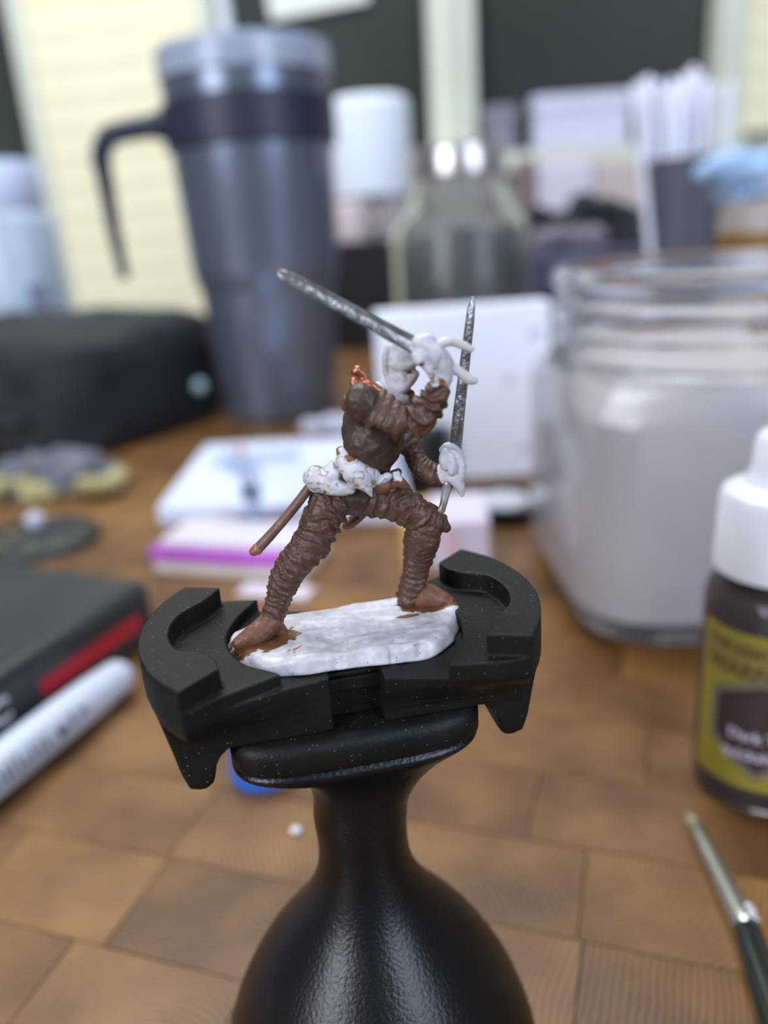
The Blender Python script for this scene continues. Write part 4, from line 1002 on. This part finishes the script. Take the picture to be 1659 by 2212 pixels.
# pinkish cup beside the lamp
q = at_depth(762, 520, 860); zt = at_depth(762, 432, 860)[2]; zb_ = at_depth(762, 522, 860)[2]
M_pink = mat('blush_ceramic', (214, 196, 196), .4, var=.04, scale=30)
bk = thing('black_crate', 'matt black open crate on the table behind the mug and lamp', 'crate', (40, 860, 0))
bw = (at_depth(715, 560, 830)[0], at_depth(858, 560, 830)[0])
b = MB(); b.box((sum(bw) / 2 - 40, 0, zb_ / 2 + .02), (bw[1] - bw[0] + 10, 60, zb_)); part('crate_body', b, M_dark, bk, None, (0, 0, 0), bevel=2)
b = MB(); b.box((sum(bw) / 2 - 40, 0, zb_ - 2.5), (bw[1] - bw[0] + 14, 64, 5)); part('crate_rim', b, M_dark, bk, None, bevel=1)
pc_ = thing('blush_cup', 'narrow blush pink cup standing on the black crate', 'cup', (q[0], 860, zb_ + .1)); b = MB(); hh = zt - zb_
b.lathe([(11, .05), (12.5, 1.5), (16, hh - 1), (15.5, hh), (14.6, hh - 1), (11, 4)], 32); part('cup', b, M_pink, pc_, 40)
b = MB(); P = spline([(15, 0, hh * .8), (23, 0, hh * .75), (23, 0, hh * .35), (13.5, 0, hh * .28)], 5); b.tube(P, [2] * len(P), 10); part('cup_handle', b, M_pink, pc_, 'all')
# mason jar with metal lid
GY = 620.0; g0, g1 = at_depth(848, 560, GY), at_depth(1142, 560, GY); gx = (g0[0] + g1[0]) / 2; gr = (g1[0] - g0[0]) / 2
zl = at_depth(990, 316, GY)[2]; zl0 = at_depth(990, 384, GY)[2]; zsh = at_depth(990, 478, GY)[2]
lr = (at_depth(1092, 350, GY)[0] - at_depth(902, 350, GY)[0]) / 2
mj = thing('mason_jar', 'glass mason jar with silver lid and dark contents behind the white carton', 'jar', (gx, GY, 0))
M_gg = mat('greenish_glass', (238, 242, 234), .05, var=.02, scale=20, trans=.97, ior=1.22)
b = MB(); b.lathe([(gr - 6, .03), (gr - 1, 2), (gr, 8), (gr, zsh - 8), (gr - 3, zsh), (gr - 12, zsh + 10), (lr + 2, zl0 - 4), (lr - 1, zl0 + 2), (lr - 4, zl0 + 2), (lr - 3, zl0 - 5), (gr - 16, zsh + 8), (gr - 7, zsh - 1), (gr - 4, zsh - 9), (gr - 4, 10), (gr - 10, 6)], 56); part('glass_wall', b, M_gg, mj, 40)
M_silver = mat('silver_lid', (196, 186, 186), .28, .85, var=.06, scale=30)
b = MB(); b.lathe([(lr + 1, zl0 + 1), (lr + 2.4, zl0 + 2), (lr + 2.4, zl - 3), (lr + 1, zl - .5), (lr - 3, zl), (lr - 6, zl - .8)], 56); part('lid', b, M_silver, mj, 40)
M_cont = mat('dark_grey_contents', (52, 50, 62), .6, var=.4, scale=18, c2=(92, 90, 106))
b = MB(); b.lathe([(gr - 12, 6.5), (gr - 5, 10.5), (gr - 5, zsh - 24), (gr - 14, zsh - 8), (8, zsh - 4)], 40); part('contents', b, M_cont, mj, 'all')
# black pot of white sticks
SY = 640.0; s0, s1 = at_depth(1392, 440, SY), at_depth(1566, 440, SY); sx_ = (s0[0] + s1[0]) / 2; sr = (s1[0] - s0[0]) / 2; szt = at_depth(1475, 342, SY)[2]
sp2 = thing('brush_pot', 'tall matt black pot holding white sticks behind the water jar', 'pot', (sx_, SY, 0))
M_potb = mat('charcoal_pot', (66, 64, 76), .55, var=.08, scale=20)
b = MB(); b.lathe([(sr - 3, .03), (sr - .5, 1.5), (sr, 6), (sr, szt - 1), (sr - .8, szt), (sr - 2, szt - 1), (sr - 2, 8), (sr - 6, 5)], 48); part('pot', b, M_potb, sp2, 40)
b = MB(); b.lathe([(sr + .1, 20), (sr + .9, 21), (sr + .9, 25), (sr + .1, 26)], 48, cap=False); part('foot_ring', b, M_potb, sp2, 40)
M_stick = mat('white_paper_stick', (236, 238, 252), .5, var=.03, scale=40)
stt = [(1372, 190), (1388, 178), (1402, 172), (1422, 180), (1438, 195), (1452, 176), (1468, 182), (1482, 165), (1498, 150), (1512, 160), (1526, 182), (1545, 190), (1580, 182)]
for i, (px, py) in enumerate(stt):
    yo = [-14, 6, -6, 12, -16, 2][i % 6]; tp = at_depth(px, py, SY + yo); fx = (px - 1475) / 105.0
    bx2 = sx_ + fx * (sr - 7) * .75; a = np.array([bx2, SY + yo * .7, 10.0])
    b = MB(); b.tube(seg(a, tp, 6), [2.6] * 6, 12)
    o = link('paper_stick', make_mesh('paper_stick', b.v, b.f, MM, (bx2, SY + yo * .7, 10.0), 'all'), M_stick); o.location = (bx2 * MM, (SY + yo * .7) * MM, .010)
    tag(o, 'thin white paper stick standing in the black pot', 'stick', 'white sticks in the black pot')
# kraft tub with a pale blue cloth on top
TY_ = 470.0; t0, t1 = at_depth(1560, 470, TY_), at_depth(1760, 470, TY_); tx = (t0[0] + t1[0]) / 2; tr = (t1[0] - t0[0]) / 2; tzt = at_depth(1640, 432, TY_)[2]
tb = thing('frosted_tub', 'frosted beige plastic tub with a brown band right of the black pot', 'tub', (tx, TY_, 0))
M_tub = mat('frosted_beige_plastic', (190, 182, 176), .4, var=.1, scale=25, trans=.1); M_amb = mat('amber_brown_band', (128, 92, 36), .5, var=.2, scale=40)
tzb = at_depth(1640, 505, TY_)[2]
b = MB(); b.lathe([(tr - 2, .03), (tr, 2), (tr, tzt - 1), (tr - 1, tzt), (tr - 6, tzt)], 48); part('tub_body', b, M_tub, tb, 40)
b = MB(); b.lathe([(tr + .1, tzb - 9), (tr + .6, tzb - 8), (tr + .6, tzb + 1), (tr + .1, tzb + 2)], 48, cap=False); part('brown_band', b, M_amb, tb, 40)
cl = MB()
for (px, py, r) in ((1540, 365, 7), (1565, 352, 9), (1590, 350, 10), (1600, 375, 12), (1580, 385, 10), (1608, 405, 11), (1640, 375, 14), (1670, 390, 14), (1690, 370, 13), (1650, 410, 11), (1710, 400, 12)):
    p = at_depth(px, py, TY_ - 8); cl.ball((p[0], TY_ - 4 + (px % 7), p[2]), (r, r * 1.3, r * .75), 14, 10)
cl.loft([(tzt + .6, tr - 3, tr - 3, 2, tx, TY_), (tzt + 10, tr - 5, tr - 5, 2, tx, TY_)], 24)
V, F = remesh(cl.v, cl.f, 1.4, 2); V = V + vert_normals(V, F) * (vnoise(V, .08, 5) * 4.5 + vnoise(V, .2, 6) * 2)[:, None]
V[:, 2] = np.where(np.hypot(V[:, 0] - tx, V[:, 1] - TY_) < tr + 2, np.maximum(V[:, 2], tzt + .3), V[:, 2])
me = make_mesh('blue_cloth', V, F, MM, (tx, TY_, tzt), 'all'); o = link('blue_cloth', me, mat('pale_blue_cloth', (140, 176, 214), .75, var=.15, scale=30, c2=(186, 206, 232))); o.location = (tx * MM, TY_ * MM, tzt * MM)
tag(o, 'crumpled pale blue cloth heaped on the frosted beige tub', 'cloth')
# dark clutter in front of the far wall
M_clut = mat('black_clutter_fabric', (30, 31, 38), .7, var=.2, scale=14); M_gl = mat('grey_lilac_fabric', (122, 114, 128), .7, var=.2, scale=20)
def lump(name, label, cat, balls, Y, m, sub=None):
    b_ = MB(); xs = []
    for px, py, r in balls:
        p = at_depth(px, py, Y); b_.ball((p[0], Y + (px % 5) * 3 - 6, p[2]), (r, r * .9, r * .8)); xs.append(p[0])
    x0, x1 = min(xs), max(xs); zt_ = min(at_depth(px, py, Y)[2] for px, py, r in balls)
    b_.box(((x0 + x1) / 2, Y, zt_ / 2 + .3), (x1 - x0 + 16, 46, zt_ - .6))
    V, F = remesh(b_.v, b_.f, 2.2, 3); V = V + vert_normals(V, F) * (vnoise(V, .05, 9) * 2.5)[:, None]; V[:, 2] = np.maximum(V[:, 2], .03)
    cx = (x0 + x1) / 2; r_ = thing(name, label, cat, (cx, Y, 0)); m_ = MB(); m_.v = V; m_.f = F; part('fabric', m_, m, r_, 'all', (cx, Y, 0)); return r_, cx
lump('black_pouch', 'lumpy black pouch on the table between the mason jar and the black pot', 'pouch', [(1160, 470, 13), (1200, 478, 14), (1255, 440, 14), (1240, 470, 15), (1300, 455, 15), (1340, 470, 15), (1385, 478, 14)], 800, M_clut)
lump('grey_pouch', 'small grey lilac pouch lying in front of the black pouch', 'pouch', [(1165, 505, 6), (1205, 500, 8), (1245, 502, 8), (1280, 498, 6)], 740, M_gl)
b = MB(); zbx = at_depth(1200, 545, 690)[2]
x0, x1 = at_depth(1146, 560, 690)[0], at_depth(1400, 560, 690)[0]
bb_ = thing('slate_box', 'low slate coloured box in front of the lumpy pouches', 'box', ((x0 + x1) / 2, 690, 0))
b.box((0, 0, zbx / 2 + .02), (x1 - x0, 36, zbx)); part('box_body', b, mat('slate_lilac_card', (92, 90, 116), .5, var=.1, scale=20), bb_, None, bevel=1)
b = MB(); b.box((0, -18.2, zbx * .5), (x1 - x0 - 8, .8, zbx * .25)); part('box_band', b, M_clut, bb_, None)
# pale boxes on the window sill, and a white sheet in the window
sz = sill_z + 1.0
for px0, px1, pyt, c, nm in ((1150, 1352, 205, (206, 208, 226), 'wide pale lilac storage box standing on the window sill'), (1046, 1112, 232, (130, 128, 140), 'narrow grey storage box on the sill beside the mullion')):
    a0, a1 = at_depth(px0, 300, WY - 36)[0], at_depth(px1, 300, WY - 36)[0]; zt_ = at_depth((px0 + px1) / 2, pyt, WY - 36)[2]
    bx3 = thing('storage_box', nm, 'box', ((a0 + a1) / 2, WY - 36, sz)); mm_ = mat('storage_card', c, .6, var=.06, scale=8)
    b = MB(); b.box((0, 0, (zt_ - sz) / 2), (a1 - a0, 38, zt_ - sz)); part('box_body', b, mm_, bx3, None, bevel=3)
    b = MB(); b.box((0, 0, zt_ - sz - 12), (a1 - a0 + 5, 42, 24)); part('box_lid', b, mm_, bx3, None, bevel=3)
p = at_depth(690, 14, WY - 5); b = MB(); wsh = at_depth(800, 0, WY)[0] - at_depth(580, 0, WY)[0]
b.box((0, 0, 110), (wsh, 1.2, 220)); o = link('paper_sheet', make_mesh('paper_sheet', b.v, b.f, MM), mat('white_sheet', (222, 226, 220), .7, var=.03, scale=8)); o.location = (p[0] * MM, (WY + 20) * MM, p[2] * MM); o.rotation_euler = (0, math.radians(-6.5), 0)
tag(o, 'white paper sheet hanging crooked in the dark window', 'paper')
# panels leaning against the wall below the sill
for px0, px1, py0, py1, c, lb_ in ((1160, 1282, 345, 470, (214, 208, 222), 'pale lilac panel leaning on the wall under the window sill'), (1284, 1394, 345, 470, (196, 186, 180), 'beige panel leaning on the wall beside the pale lilac panel'), (1112, 1158, 345, 470, (128, 112, 108), 'narrow brown panel leaning under the sill beside the lilac panel')):
    Yp = 1040; a0, a1 = at_depth(px0, 400, Yp)[0], at_depth(px1, 400, Yp)[0]; zt_ = at_depth((px0 + px1) / 2, py0, Yp)[2]
    pn = thing('leaning_panel', lb_, 'panel', ((a0 + a1) / 2, Yp, 0)); mm_ = mat('panel_paint', c, .6, var=.05, scale=10)
    b = MB(); b.box((0, 0, zt_ / 2 + .02), (a1 - a0 - 2, 10, zt_)); part('board', b, mm_, pn, None, bevel=1)
    b = MB(); b.box((0, -5.5, zt_ / 2), (a1 - a0 - 14, 2, zt_ - 14)); part('inset', b, mm_, pn, None, bevel=.6)
